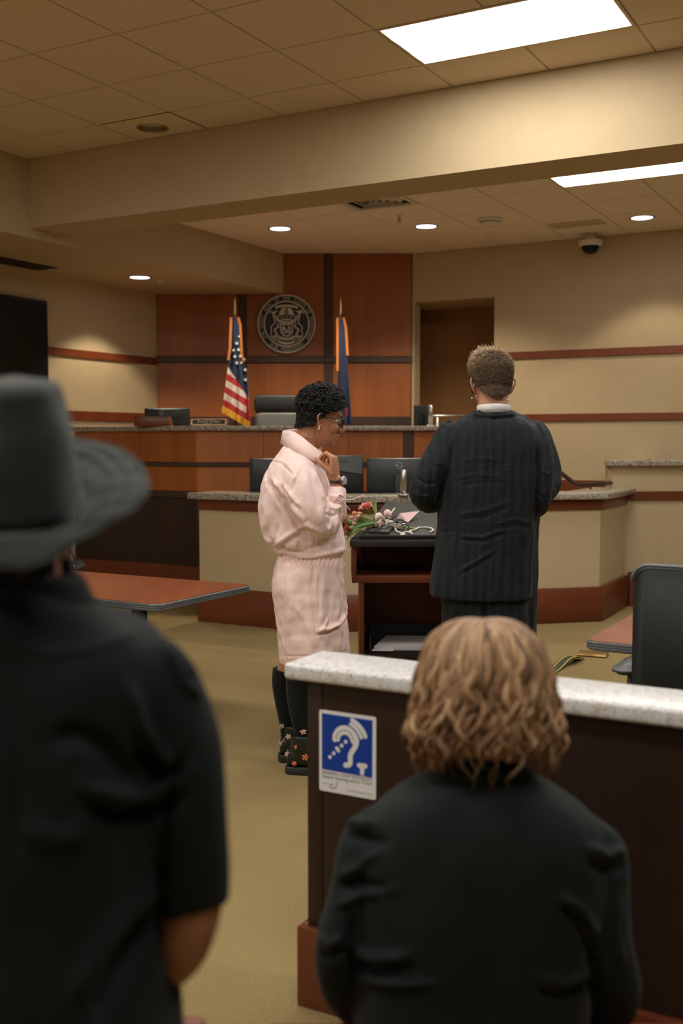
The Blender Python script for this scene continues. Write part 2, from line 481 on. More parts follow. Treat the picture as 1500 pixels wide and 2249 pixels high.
def limb(g, joints, n=18, k=5, flat=1.0):
    """joints: (px, py, Y, radius) -> smooth tapered tube"""
    J = spline([(*PY(a, b, c), r) for a, b, c, r in joints], k)
    g.tube([j[:3] for j in J], [max(j[3], 0.002) for j in J], n, flat=flat)
def ptube(g, pts, r, n=8, k=5, **kw):
    J = spline(pts, k)
    rr = r if not hasattr(r, '__len__') else list(np.interp(np.linspace(0, 1, len(J)), np.linspace(0, 1, len(r)), r))
    g.tube([tuple(j) for j in J], rr, n, **kw)

_txt = {}
def text_geo(s, size=1.0, align='CENTER'):
    key = (s, align)
    if key not in _txt:
        cu = bpy.data.curves.new('t', 'FONT'); cu.body = s; cu.align_x = align; cu.size = 1.0; cu.resolution_u = 3
        o = bpy.data.objects.new('t', cu); COL.objects.link(o)
        dg = bpy.context.evaluated_depsgraph_get(); dg.update()
        me = o.evaluated_get(dg).to_mesh()
        _txt[key] = ([tuple(v.co) for v in me.vertices], [tuple(p.vertices) for p in me.polygons])
        o.evaluated_get(dg).to_mesh_clear(); bpy.data.objects.remove(o); bpy.data.curves.remove(cu)
    v, f = _txt[key]
    return [(x * size, y * size, z) for x, y, z in v], f
def add_text(g, s, size, M, align='CENTER', sx=1.0):
    v, f = text_geo(s, size, align); g.add([(x * sx, y, z) for x, y, z in v], f, M)
# ---------------------------------------------------------------- room shell
ZU, ZL, ZS = H + 2.16, H + 1.995, H + 1.565      # upper tile ceiling, rear tile ceiling, left soffit
ZB = H + 1.64                                     # underside of the beam
A_BEAM, A_BACK, B_SOF, B_LEFT = 6.24, 10.62, 6.22, 7.42
A0, B_R = -3.2, -5.0
YP = 11.7                                         # face of the panelled corner
def rbox(a0, a1, b0, b1, z0, z1, g=None):
    g = g or G()
    return g.prism([tuple(rm(a, b))[:2] for a, b in ((a0, b0), (a1, b0), (a1, b1), (a0, b1))], z0, z1)
S = 'structure'
obj('floor', rbox(A0 - .2, 13.2, B_R - .2, 8.2, -0.08, 0.0), 'carpet', kind=S)
obj('wall_left', rbox(A0, 11.6, B_LEFT, B_LEFT + 0.15, 0, 3.9), 'paint', kind=S)
obj('wall_right', rbox(A0, A_BACK, B_R - .15, B_R, 0, 3.9), 'paint', kind=S)
obj('wall_rear', rbox(A0 - .15, A0, B_R - .15, B_LEFT + .15, 0, 3.9), 'paint', kind=S)
AB0, AB1, AZ = 4.075, 4.985, H + 1.475            # recess in the back wall
g = G(); rbox(A_BACK, A_BACK + .14, B_R - .15, AB0, 0, 3.9, g); rbox(A_BACK, A_BACK + .14, AB0, AB1, AZ, 3.9, g)
rbox(A_BACK, A_BACK + .14, AB1, AB1 + .035, 0, 3.9, g)
rbox(A_BACK + .14, 11.4, AB0 - .14, AB0, 0, AZ + .1, g); pass
rbox(A_BACK + .14, 11.4, AB0, AB1 + .2, AZ, AZ + .1, g)
J0 = rm(A_BACK + .02, AB1); jd = Vector((math.sin(math.radians(7.7)), math.cos(math.radians(7.7)), 0)); J1 = J0 + jd * .95
g.prism([(J0.x, J0.y), (J1.x, J1.y), (J1.x - .1, J1.y), (J0.x - .04, J0.y)], 0, AZ + .1)
obj('wall_back', g, 'paint', kind=S)
g = rbox(11.34, 11.40, AB0, AB1 + .3, 0, AZ + .02)
obj('door_1', g, 'paint_dark', kind=S)
obj('wall_header', rbox(A_BEAM, A_BEAM + .42, B_R, B_SOF, ZB, ZU + .2), 'paint', kind=S)
obj('wall_soffit', rbox(A0, 11.6, B_SOF, B_LEFT + .1, ZS, ZU + .2), 'paint', kind=S)

# tile ceilings: a slab, a grid of flush bars and one object per tile
def tile_mesh(a, b, hole=None, mat_='tile'):
    g = G(); e = .007; zt = .012
    if hole is None:
        g.box(e, a - e, e, b - e, 0, zt)
    else:
        hx, hy, r = hole; n = 32; out = []; inn = []
        for k in range(n):
            t = 2 * math.pi * k / n; c, s = math.cos(t), math.sin(t)
            m = 1 / max(abs(c), abs(s)); ex = (a - 2 * e) / 2; ey = (b - 2 * e) / 2
            out.append((a / 2 + c * m * ex, b / 2 + s * m * ey)); inn.append((hx + c * r, hy + s * r))
        v = [(x, y, 0) for x, y in out] + [(x, y, 0) for x, y in inn] + [(x, y, .03) for x, y in inn]
        f = []
        for k in range(n):
            j = (k + 1) % n
            f += [(k, n + k, n + j, j), (n + k, 2 * n + k, 2 * n + j, n + j)]
        g.add(v, f)
    me = mesh_from(g, 'ceiling_tile'); me.materials.append(MATS[mat_])
    if hole is None: fixn(me)
    return me
def tile_ceiling(name, z, alines, blines, skip, holes, m='tile'):
    a_lo, a_hi, b_lo, b_hi = alines[0], alines[-1], blines[0], blines[-1]
    c = obj(name, rbox(a_lo, a_hi, b_lo, b_hi, z + .16, z + .24), 'tile', kind=S)
    gg = G()
    for a in alines[1:-1]: rbox(a - .012, a + .012, b_lo, b_hi, z + .007, z + .02, gg)
    for b in blines[1:-1]: rbox(a_lo, a_hi, b - .012, b + .012, z + .0075, z + .02, gg)
    obj('ceiling_grid', gg, 'grid_metal', c)
    cache = {}
    for i in range(len(alines) - 1):
        for j in range(len(blines) - 1):
            a, b = alines[i], blines[j]; da, db = round(alines[i + 1] - a, 4), round(blines[j + 1] - b, 4)
            if (i, j) in skip: continue
            key = (da, db) + ((i, j) if (i, j) in holes else ())
            if key not in cache: cache[key] = tile_mesh(da, db, holes.get((i, j)), m)
            o = bpy.data.objects.new('ceiling_tile', cache[key]); COL.objects.link(o)
            o.parent = c; o.location = rm(a, b, z) - WL[c.name]; o.rotation_euler = (0, 0, math.pi / 2 - RA)
            # local x -> depth of the room, local y -> left
    return c
SP = .6135
alU = [5.805 - SP * k for k in range(14, -1, -1)] + [A_BEAM]
blU = [2.065 + SP * k for k in range(-5, 7)] + [B_SOF]
def cell(p, al, bl):
    a, b = toAB(p)
    i = max(k for k in range(len(al)) if al[k] <= a); j = max(k for k in range(len(bl)) if bl[k] <= b)
    return i, j
iL = [k for k in range(len(alU)) if abs(alU[k] - 5.1915) < .01][0]
jL = [k for k in range(len(blU)) if abs(blU[k] - 1.4515) < .01][0]
skipU = {(iL - 8, jL), (iL - 8, jL + 1), (iL - 12, jL), (iL - 12, jL + 1), (iL - 12, jL + 4), (iL - 12, jL + 5), (iL - 8, jL + 4), (iL - 8, jL + 5), (iL - 8, jL - 4), (iL - 8, jL - 3), (iL - 4, jL + 4), (iL - 4, jL + 5), (iL, jL), (iL, jL + 1), (iL - 4, jL), (iL - 4, jL + 1), (iL, jL - 4), (iL, jL - 3), (iL - 4, jL - 4), (iL - 4, jL - 3)}
can_p = PZ(335, 281, ZU); ci, cj = cell(can_p, alU, blU)
ca, cb = toAB(can_p)
ca = min(max(ca, alU[ci] + .14), alU[ci + 1] - .14); cb = min(max(cb, blU[cj] + .14), blU[cj + 1] - .14)
tile_ceiling('ceiling', ZU, alU, blU, skipU, {(ci, cj): (ca - alU[ci], cb - blU[cj], .098)})
alL = [A_BEAM + .42] + [8.44 + .61 * k for k in range(-2, 4)] + [A_BACK]
blL = [2.065 + SP * k for k in range(-5, 7)] + [B_SOF]
i2 = [k for k in range(len(alL)) if abs(alL[k] - 7.83) < .01][0]
j2 = [k for k in range(len(blL)) if abs(blL[k] - 1.4515) < .01][0]
vent_p = PZ(818, 448, ZL); vi, vj = cell(vent_p, alL, blL)
skipL = {(i2, j2), (i2, j2 + 1), (vi, vj), (i2, j2 - 4), (i2, j2 - 3)}
# keep the rear ceiling in front of the panelled corner: cells behind it are left out
for i in range(len(alL) - 1):
    for j in range(len(blL) - 1):
        if rm(alL[i], blL[j]).y > YP + .02 and rm(alL[i], blL[j + 1]).y > YP + .02: skipL.add((i, j))
tile_ceiling('ceiling', ZL, alL, blL, skipL, {}, 'tile_lit')

def troffer(a, b, z, label, sp=SP):
    t = empty('ceiling_light', rm(a + sp / 2, b + sp, z), label, 'ceiling light', None)
    M = RM(a, b, z); w, l = sp, 2 * sp
    fr = G()
    for x0, x1, y0, y1 in ((.004, .022, .004, l - .004), (w - .022, w - .004, .004, l - .004), (.022, w - .022, .004, .022), (.022, w - .022, l - .022, l - .004)):
        fr.box(x0, x1, y0, y1, -.003, .05, M)
    obj('light_frame', fr, 'grid_metal', t)
    df = G()
    n = 10; P = []
    for i in range(n + 1):                      # shallow two-lobed lens with a centre rib
        x = .022 + (w - .044) * i / n
        zz = .003 - .007 * abs(math.sin(2 * math.pi * i / n))
        P.append([M @ Vector((x, .022, zz)), M @ Vector((x, l - .022, zz))])
    df.grid(P)
    d = obj('diffuser', df, 'troffer_glow', t, norm=False)
    hs = G(); hs.box(.004, w - .004, .004, l - .004, .06, .14, M); obj('housing', hs, 'grid_metal', t)
    return t
troffer(alU[iL], blU[jL], ZU, 'large rectangular ceiling light glowing white in front of the beam')
troffer(alU[iL - 4], blU[jL], ZU, 'ceiling light above the front barrier, out of the photo overhead')
troffer(alU[iL - 4], blU[jL + 4], ZU, 'unseen fill light added above the hat wearer, out of view at upper left')  # extra troffer out of view, added as fill from the left
troffer(alU[iL - 8], blU[jL + 4], ZU, 'unseen fill light added at the left rear, behind the camera')  # this and the next two: unseen, added to light surfaces facing the camera
troffer(alU[iL - 8], blU[jL - 4], ZU, 'unseen fill light added at the right rear, behind the camera')
troffer(alU[iL - 8], blU[jL], ZU, 'unseen fill light added at the middle rear, behind the camera')
troffer(alU[iL - 12], blU[jL], ZU, 'unseen fill light added by the rear wall in the middle, behind the camera')  # this and the next: unseen, added further back for nearly level frontal light
troffer(alU[iL - 12], blU[jL + 4], ZU, 'unseen fill light added by the rear wall at the left, behind the camera')
troffer(alU[iL], blU[jL - 4], ZU, 'ceiling light to the right of the bright large one, beyond the photo edge')
troffer(alU[iL - 4], blU[jL - 4], ZU, 'ceiling light over the seats at the right, outside the photo')
troffer(alL[i2], blL[j2 - 4], ZL, 'ceiling light behind the beam at far right, outside the photo')
troffer(alL[i2], blL[j2], ZL, 'thin strip of a glowing ceiling light behind the beam, cut by the photo edge', .6135)

# downlights
def downlight(p, lit, label, spot=None, rad=.095):
    t = empty('downlight', p, label, 'ceiling light', None)
    M = Matrix.Translation(p)
    rg = G(); rg.lathe([(rad + .016, .004), (rad + .017, -.003), (rad + .010, -.006), (rad, -.003), (rad - .002, .004)], 32, M, cap=False)
    obj('trim_ring', rg, 'can_reflector' if not lit else 'dark_slot', t, smooth=True)
    if not lit:
        b = G(); b.lathe([(rad - .001, .0), (rad - .006, .03), (rad - .025, .09), (rad - .055, .13), (.004, .14)], 32, M, cap=True)
        obj('reflector', b, 'can_reflector', t, smooth=True)
        b = G(); b.ball((0, 0, .085), (.03, .03, .04), 14, 8, M); obj('lamp', b, 'edge_grey', t, smooth=True)
    else:
        d = G(); d.lathe([(rad, -.0005), (rad, -.0030), (rad * .5, -.0045), (.003, -.005)], 32, M)
        obj('lamp', d, 'can_glow', t)
        ld = bpy.data.lights.new('downlight_beam', 'SPOT'); ld.energy = spot[0]; ld.spot_size = math.radians(spot[1]); ld.spot_blend = spot[2]
        ld.color = (1.0, .86, .66); ld.shadow_soft_size = .06
        lo = bpy.data.objects.new('downlight_beam', ld); COL.objects.link(lo); lo.location = p + Vector((0, 0, -.05))
        lo.parent = t; lo.location = (0, 0, -.04)
    return t
downlight(rm(ca, cb, ZU), False, 'unlit recessed downlight with a bare metal reflector, left of the beam top')
pz = PZ(307, 609, ZS); pa, pb = toAB(pz)
downlight(pz, True, 'lit downlight in the low plaster soffit at the left', (CAN_W * 1.25, 106, .32))
downlight(PZ(615, 502, ZL), True, 'lit downlight above the round seal, leftmost in the rear tile ceiling', (CAN_W * 3.2, 112, .6))
downlight(PZ(936, 497, ZL), True, 'lit downlight in the rear tile ceiling beside the smoke detector', (CAN_W * 2.9, 126, .6))
downlight(PZ(1410, 478, ZL), True, 'lit downlight at the far right of the rear tile ceiling', (CAN_W * .85, 100, .35))

# supply vent, sprinklers, detector, speaker grille, camera, slot diffuser
M = RM(alL[vi], blL[vj], ZL)
t = empty('ceiling_vent', rm(alL[vi] + .305, blL[vj] + .305, ZL), 'square louvred air vent half hidden behind the beam', 'vent')
w = .605
fr = G()
for x0, x1, y0, y1 in ((.004, .05, .004, w), (w - .05, w, .004, w), (.05, w - .05, .004, .05), (.05, w - .05, w - .05, w)): fr.box(x0, x1, y0, y1, -.006, .012, M)
obj('vent_frame', fr, 'white_plastic', t)
b = G(); b.box(.05, w - .05, .05, w - .05, .06, .07, M); obj('vent_back', b, 'edge_grey', t)
for k in range(1, 5):
    q = .05 + k * .05
    for side in range(4):
        sl = G(); R4 = M @ Matrix.Translation((w / 2, w / 2, 0)) @ Matrix.Rotation(side * math.pi / 2, 4, 'Z')
        L = w / 2 - q
        sl.add([(-L, -L - .004, .04), (L, -L - .004, .04), (L - .02, -L + .03, -.002), (-L + .02, -L + .03, -.002), (-L, -L - .001, .042), (L, -L - .001, .042), (L - .02, -L + .033, 0), (-L + .02, -L + .033, 0)],
               [(0, 1, 2, 3), (7, 6, 5, 4), (0, 4, 5, 1), (2, 6, 7, 3), (1, 5, 6, 2), (0, 3, 7, 4)], R4)
        obj('slat', sl, 'white_plastic', t)
def sprinkler(p, label):
    t = empty('sprinkler', p, label, 'sprinkler')
    M = Matrix.Translation(p)
    b = G(); b.lathe([(.035, .002), (.035, -.004), (.022, -.012), (.012, -.014)], 20, M); obj('escutcheon', b, 'white_plastic', t, smooth=True)
    b = G(); b.lathe([(.011, -.012), (.011, -.03), (.007, -.034), (.006, -.055)], 12, M)
    for s in (-1, 1): b.tube([M @ Vector((s * .01, 0, -.03)), M @ Vector((s * .016, 0, -.042)), M @ Vector((s * .004, 0, -.058))], .003, 6)
    obj('nozzle', b, 'brushed', t, smooth=True)
    b = G(); b.lathe([(.02, -.058), (.021, -.061), (.004, -.062)], 16, M); obj('deflector', b, 'brushed', t)
sprinkler(PZ(877, 471, ZL), 'small sprinkler head hanging from the rear tile ceiling beside the air vent')
sprinkler(PZ(352, 618, ZS), 'small sprinkler head in the left soffit beside its downlight')
p = PZ(1076, 481, ZL); M = Matrix.Translation(p)
t = empty('smoke_detector', p, 'round cream smoke detector on the rear tile ceiling', 'smoke detector')
b = G(); b.lathe([(.115, .001), (.118, -.014), (.11, -.022), (.09, -.024)], 32, M); obj('base_plate', b, 'white_plastic', t, smooth=True)
b = G(); b.lathe([(.09, -.022), (.088, -.045), (.07, -.062), (.03, -.068), (.004, -.068)], 32, M); obj('detector_head', b, 'white_plastic', t, smooth=True)
b = G(); b.lathe([(.089, -.03), (.0905, -.033), (.089, -.036)], 32, M, cap=False); obj('vent_ring', b, 'edge_grey', t)
pa_, pb_ = toAB(PZ(1266, 491, ZL)); t = empty('ceiling_grille', rm(pa_, pb_, ZL), 'small rectangular return grille flush in the rear tile ceiling above the dome camera', 'vent')
M = RM(pa_ - .12, pb_ - .25, ZL)
fr = G(); W_, L_ = .24, .50
for x0, x1, y0, y1 in ((0, .035, 0, L_), (W_ - .035, W_, 0, L_), (.035, W_ - .035, 0, .035), (.035, W_ - .035, L_ - .035, L_)): fr.box(x0, x1, y0, y1, -.008, .006, M)
obj('vent_frame', fr, 'grid_metal', t)
for k in range(9):
    b = G(); x = .04 + k * .0185; b.box(x, x + .012, .036, L_ - .036, -.005, .006, M); obj('slat', b, 'grid_metal', t)
p = PZ(1297, 514, ZL); M = Matrix.Translation(p)
t = empty('dome_camera', p, 'white dome security camera hanging below the ceiling by the back wall', 'security camera')
b = G(); b.lathe([(.052, .001), (.052, -.05), (.048, -.055)], 28, M); obj('mount', b, 'white_plastic', t, smooth=True)
b = G(); b.lathe([(.05, -.05), (.115, -.062), (.118, -.075), (.116, -.105), (.095, -.118), (.07, -.118)], 36, M); obj('housing', b, 'white_plastic', t, smooth=True)
b = G(); b.lathe([(.086, -.115), (.084, -.135), (.07, -.165), (.045, -.185), (.004, -.192)], 32, M); obj('dome', b, 'screen', t, smooth=True)
pa0 = toAB(PZ(137, 587, ZS))[0]; sb0, sb1 = toAB(PZ(0, 563, ZS))[1], toAB(PZ(0, 578, ZS))[1]; sw = sb1 - sb0
t = empty('slot_diffuser', rm(pa0 - 1.2, (sb0 + sb1) / 2, ZS), 'long dark linear air slot in the left soffit', 'vent')
M = RM(pa0 - 2.4, sb0, ZS)
b = G(); b.box(0, 2.4, 0, sw, -.005, -.001, M); obj('slot_recess', b, 'dark_slot', t)
for k in range(3):
    b = G(); q = sw * (k + .7) / 3.6; b.box(0.01, 2.39, q, q + .012, -.010, -.005, M); obj('slat', b, 'black_plastic', t)

# wood trims on the walls
def trim(name, a0, a1, b0, b1, z0, z1, m='red_wood'):
    return obj(name, rbox(a0, a1, b0, b1, z0, z1), m, kind=S)
zt0, zt1, zl0, zl1 = H + .826, H + .90, H + .19, H + .262
trim('trim_1', A_BACK - .02, A_BACK, B_R, AB0, zt0, zt1); trim('trim_2', A_BACK - .02, A_BACK, B_R, AB0, zl0, zl1)
trim('trim_3', A0, 9.25, B_LEFT - .02, B_LEFT, zt0 - .02, zt1 - .02); trim('trim_4', A0, 9.25, B_LEFT - .02, B_LEFT, zl0, zl1 + .02)
trim('baseboard_back', A_BACK - .025, A_BACK, B_R, AB0, .95, 1.085)
trim('baseboard_left', A0, 9.25, B_LEFT - .02, B_LEFT, 0, .15); trim('baseboard_right', A0, A_BACK, B_R, B_R + .02, 0, .27)
trim('baseboard_rear', A0, A0 + .02, B_R, B_LEFT, 0, .15)

# panelled corner behind the bench
def XP(px, Y=YP): return (px - CX) / F * Y * 1.0 * (1 / ray(px, 780).y)
Xp = [XP(344), XP(525), XP(541), XP(713), XP(730), XP(903)]
c = obj('wall_corner', G().box(Xp[0] - .6, Xp[-1], YP + .03, YP + .12, 0, ZL + .2), 'dark_wood', kind=S)
zb0, zb1 = H + .832, H + .897
for x0, x1 in ((Xp[0], Xp[1]), (Xp[2], Xp[3]), (Xp[4], Xp[5])):
    for z0, z1 in ((1.72, zb0 - .0), (zb1 + .0, ZL - .001)):
        obj('panel', G().box(x0 + .004, x1 - .004, YP, YP + .035, z0 + .004, z1 - .004), 'panel_wood', c, bevel=.002, seg=1)
    obj('panel', G().box(x0 + .004, x1 - .004, YP, YP + .035, .2, 1.64), 'panel_wood', c)
for x0, x1 in ((Xp[1], Xp[2]), (Xp[3], Xp[4])):
    obj('upright_strip', G().box(x0, x1, YP - .006, YP + .035, .2, ZL - .001), 'strip_wood', c, bevel=.002, seg=1)
obj('band', G().box(Xp[0], Xp[-1] + .012, YP - .02, YP + .03, zb0, zb1), 'strip_wood', c, bevel=.003, seg=1)
obj('base_strip', G().box(Xp[0], Xp[-1], YP - .015, YP + .03, 1.62, 1.74), 'brown_wood', c, bevel=.003, seg=1)

# black screen on the left wall
s0 = toAB(rayB(104, 661, B_LEFT - .05)); zt = rayB(104, 661, B_LEFT - .05).z
t = empty('wall_screen', rm(s0[0] - .8, B_LEFT - .05, zt - .95), 'large black switched-off screen hung on the left wall', 'screen')
b = G(); rbox(s0[0] - 1.66, s0[0], B_LEFT - .05, B_LEFT, zt - .95, zt, b); obj('screen_body', b, 'black_plastic', t, bevel=.004)
b = G(); rbox(s0[0] - 1.64, s0[0] - .02, B_LEFT - .054, B_LEFT - .049, zt - .93, zt - .02, b); obj('screen_glass', b, 'screen', t)
# ---------------------------------------------------------------- judge's bench, clerk's bench, witness corner
def off_poly(pts, d):
    """parallel of an open polyline, d to its left"""
    P = [Vector((p[0], p[1])) for p in pts]; out = []
    for i, p in enumerate(P):
        ns = []
        if i > 0: e = (P[i] - P[i - 1]).normalized(); ns.append(Vector((-e.y, e.x)))
        if i < len(P) - 1: e = (P[i + 1] - P[i]).normalized(); ns.append(Vector((-e.y, e.x)))
        if len(ns) == 1: out.append(p + ns[0] * d)
        else:
            m = (ns[0] + ns[1]).normalized(); out.append(p + m * (d / max(.3, m.dot(ns[0]))))
    return out
def strip(pts, d0, d1, z0, z1, ext0=0.0, ext1=0.0, g=None):
    """band following a plan line, from offset d0 to d1 (negative = towards the viewer)"""
    P = [Vector((p[0], p[1])) for p in pts]
    if ext0: P[0] = P[0] - (P[1] - P[0]).normalized() * ext0
    if ext1: P[-1] = P[-1] + (P[-1] - P[-2]).normalized() * ext1
    a, b = off_poly(P, d0), off_poly(P, d1)
    g = g or G(); 
    for i in range(len(P) - 1):
        g.prism([tuple(a[i]), tuple(a[i + 1]), tuple(b[i + 1]), tuple(b[i])], z0, z1)
    return g
def loop(pts, d0, d1, z0, z1, ext0=0.0, ext1=0.0):
    P = [Vector((p[0], p[1])) for p in pts]
    if ext0: P[0] = P[0] - (P[1] - P[0]).normalized() * ext0
    if ext1: P[-1] = P[-1] + (P[-1] - P[-2]).normalized() * ext1
    a, b = off_poly(P, d0), off_poly(P, d1)
    return G().prism([tuple(q) for q in a] + [tuple(q) for q in reversed(b)], z0, z1)
xy = lambda p: (p.x, p.y)
# judge's bench: left wing along the room's width, front facing the entrance
YJ = 9.70
JC = PY(432, 1000, YJ); tt = .1515 * YJ
JL = Vector((JC.x - CA * tt, JC.y + SA * tt, 0))
JR = PY(1085, 1000, YJ); JR.z = 0
jp = [xy(JL), xy(JC), xy(JR)]
ztop = H + (HOR - 935.5) / F * YJ
zz = lambda py: PY(432, py, YJ).z
t = empty('judge_bench', ((JL.x + JR.x) / 2, JC.y + .1, 0), 'long raised wooden bench with granite counter below the round seal', 'bench')
z_b, z_s = zz(946), zz(1016)
def segs(p, cuts):
    """split a plan segment into panels"""
    (a, b), out = p, []
    for c0, c1 in zip(cuts[:-1], cuts[1:]):
        out.append(((a[0] + (b[0] - a[0]) * c0, a[1] + (b[1] - a[1]) * c0), (a[0] + (b[0] - a[0]) * c1, a[1] + (b[1] - a[1]) * c1)))
    return out
zs1, zs0, zr1, zr0 = zz(1016), zz(1025), zz(1080), zz(1094)
frm = strip(jp, .03, .10, 0.02, z_b - .002); obj('bench_frame', frm, 'dark_wood', t)
wing = segs((jp[0], jp[1]), [0, .14, .56, 1]); front = segs((jp[1], jp[2]), [0, .225, .51, .695, .73, 1])
for k, sg in enumerate(wing + front):
    post = k == 6
    gap = .003
    for z0, z1 in ((zs1, z_b), (zr1, zs0)):
        e = (Vector(sg[1]) - Vector(sg[0])).normalized() * .0018
        q = (tuple(Vector(sg[0]) + e), tuple(Vector(sg[1]) - e))
        if k == 2: q = (q[0], sg[1])
        if k == 3: q = (sg[0], q[1])
        obj('post' if post else 'panel', strip(q, -.008 if post else 0, .04, z0 + gap, z1 - gap), 'strip_wood' if post else 'bench_wood', t)
obj('band', loop(jp, -.014, .03, zs0, zs1), 'strip_wood', t, bevel=.003, seg=1)
obj('lower_band', loop(jp, -.018, .03, zr0, zr1), 'brown_wood', t, bevel=.003, seg=1)
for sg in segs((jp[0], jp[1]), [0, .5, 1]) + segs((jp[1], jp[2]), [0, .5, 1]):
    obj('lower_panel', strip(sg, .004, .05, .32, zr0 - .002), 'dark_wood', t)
obj('plinth', loop(jp, -.012, .06, 0, .345), 'base_wood', t, bevel=.004, seg=1)
obj('counter', loop(jp, -.05, .34, z_b, ztop, .05, .05), 'granite', t, bevel=.008)
cp_z = ztop
# raised floor behind it (judge's platform)
pl = G().prism([(jp[1][0] + .2, jp[1][1] + .12), (jp[2][0] - .02, jp[2][1] + .12), (.70, YP - .03), (-1.9, YP - .03), (-2.3, 11.1)], 0.0, .62)
obj('platform', pl, 'carpet', t)

# clerk's bench
L0, L1, L2, L3 = PZ(434, 1364, 0), PZ(700, 1391, 0), PZ(1323, 1365, 0), PZ(1379, 1332, 0)
cpn = [xy(L0), xy(L1), xy(L2), xy(L3)]
zc1 = PY(700, 1090, L1.y).z; zc0 = zc1 - .052
t = empty('clerk_bench', (L1.x, L1.y + .25, 0), 'beige clerk bench with granite counter and red wood base in front of the judge', 'bench')
bt = PY(1322, 1289, L2.y).z
obj('front_panel', loop(cpn, .035, .12, .02, zc0 - .002), 'paint', t)
obj('plinth', loop(cpn, 0, .05, 0, bt, 0, .0), 'base_wood', t, bevel=.003, seg=1)
obj('under_band', loop(cpn, .016, .05, zc0 - .085, zc0 - .001), 'base_wood', t, bevel=.003, seg=1)
obj('counter', loop(cpn, -.035, .36, zc0, zc1, .07, .10), 'granite', t, bevel=.008)
obj('desk_top', strip(cpn[:3], .34, .95, .72, .76, -.1, -.1), 'table_wood', t)
e0 = (Vector(cpn[1]) - Vector(cpn[0])).normalized(); nA = Vector((-e0.y, e0.x))
ps = [tuple(Vector(cpn[0]) + nA * d) for d in (.05, .95)]
obj('side_panel', strip(ps, -.085, 0, .0, zc0 - .002), 'paint', t)

# witness corner at the right
W0 = PZ(1376, 1332, 0); YW = W0.y + .03
wx0 = PY(1344, 1050, YW).x; wx1 = 3.55
t = empty('witness_box', ((wx0 + wx1) / 2, YW + .4, 0), 'beige half wall with granite ledge and red band at the right edge', 'half wall')
zw1, zw0 = PY(1400, 1011, YW).z, PY(1400, 1023, YW).z
zb1_, zb0_ = PY(1400, 1079, YW).z, PY(1400, 1098, YW).z
wp = [(wx0, YW), (wx1, YW + .03)]
obj('front_panel', strip(wp, .02, .16, .0, zw0 - .001), 'paint', t)
obj('band', strip(wp, -.005, .03, zb0_, zb1_), 'base_wood', t, bevel=.003, seg=1)
obj('plinth', strip([(PY(1380, 1300, YW).x, YW), wp[1]], -.03, .03, 0, bt + .02), 'base_wood', t, bevel=.003, seg=1)
lx0 = PY(1333, 1016, YW).x
q1, q2 = PZ(1480, 1000, zw1), PZ(1352, 1008.5, zw1)
cg = G().prism([(lx0, YW - .04), (wx1, YW - .01), (wx1, YW + .20), (PY(1410, 1010, YW + .2).x, YW + .20), (q1.x, q1.y), (q1.x - .12, q1.y + .02), (lx0 + .02, YW + .18)], zw0, zw1)
obj('ledge', cg, 'granite', t, bevel=.006)
w2 = [(wx0 + .03, YW + .16), (q1.x - .08, q1.y - .02)]
obj('return_panel', strip(w2, -.06, .05, 0, zw0 - .001), 'paint', t)

# handrail of the ramp behind the clerk's bench
YH = 9.35
t = empty('handrail', PY(1270, 1063, YH), 'dark metal handrail sloping down behind the granite counter on the right', 'handrail')
hp = [PY(1150, 985, 9.0), PY(1224, 1033, YH), PY(1262, 1062, YH), PY(1275, 1065, YH + .02), PY(1320, 1063, YH + .15), PY(1346, 1060, YH + .3)]
b = G(); b.tube(hp, .019, 12); obj('rail', b, 'rail_brown', t, smooth=True)
for (a_, b_) in ((1297, 1072), (1170, 1005)):
    p = PY(a_, b_, YH + .08); b = G(); b.tube([p + Vector((0, 0, .01)), p + Vector((0, 0, -.10)), p + Vector((.0, .0, -p.z + .003))], [.010, .012, .014], 10); obj('post', b, 'rail_brown', t, smooth=True)
YH2 = 10.55
t = empty('wall_rail', PY(1000, 913, YH2), 'straight polished metal rail across the recess behind the bench', 'handrail')
b = G(); b.tube([PY(950, 914, YH2 - .2), PY(1000, 913.2, YH2), PY(1060, 912, YH2 + .1)], .011, 12); obj('rail', b, 'brushed', t, smooth=True)
for a_ in (962, 1046):
    p = PY(a_, 914, YH2 - .12 + .002 * (a_ - 962)); b = G(); b.tube([p, Vector((p.x, p.y, 0.0))], .018, 10); obj('post', b, 'brushed', t, smooth=True)

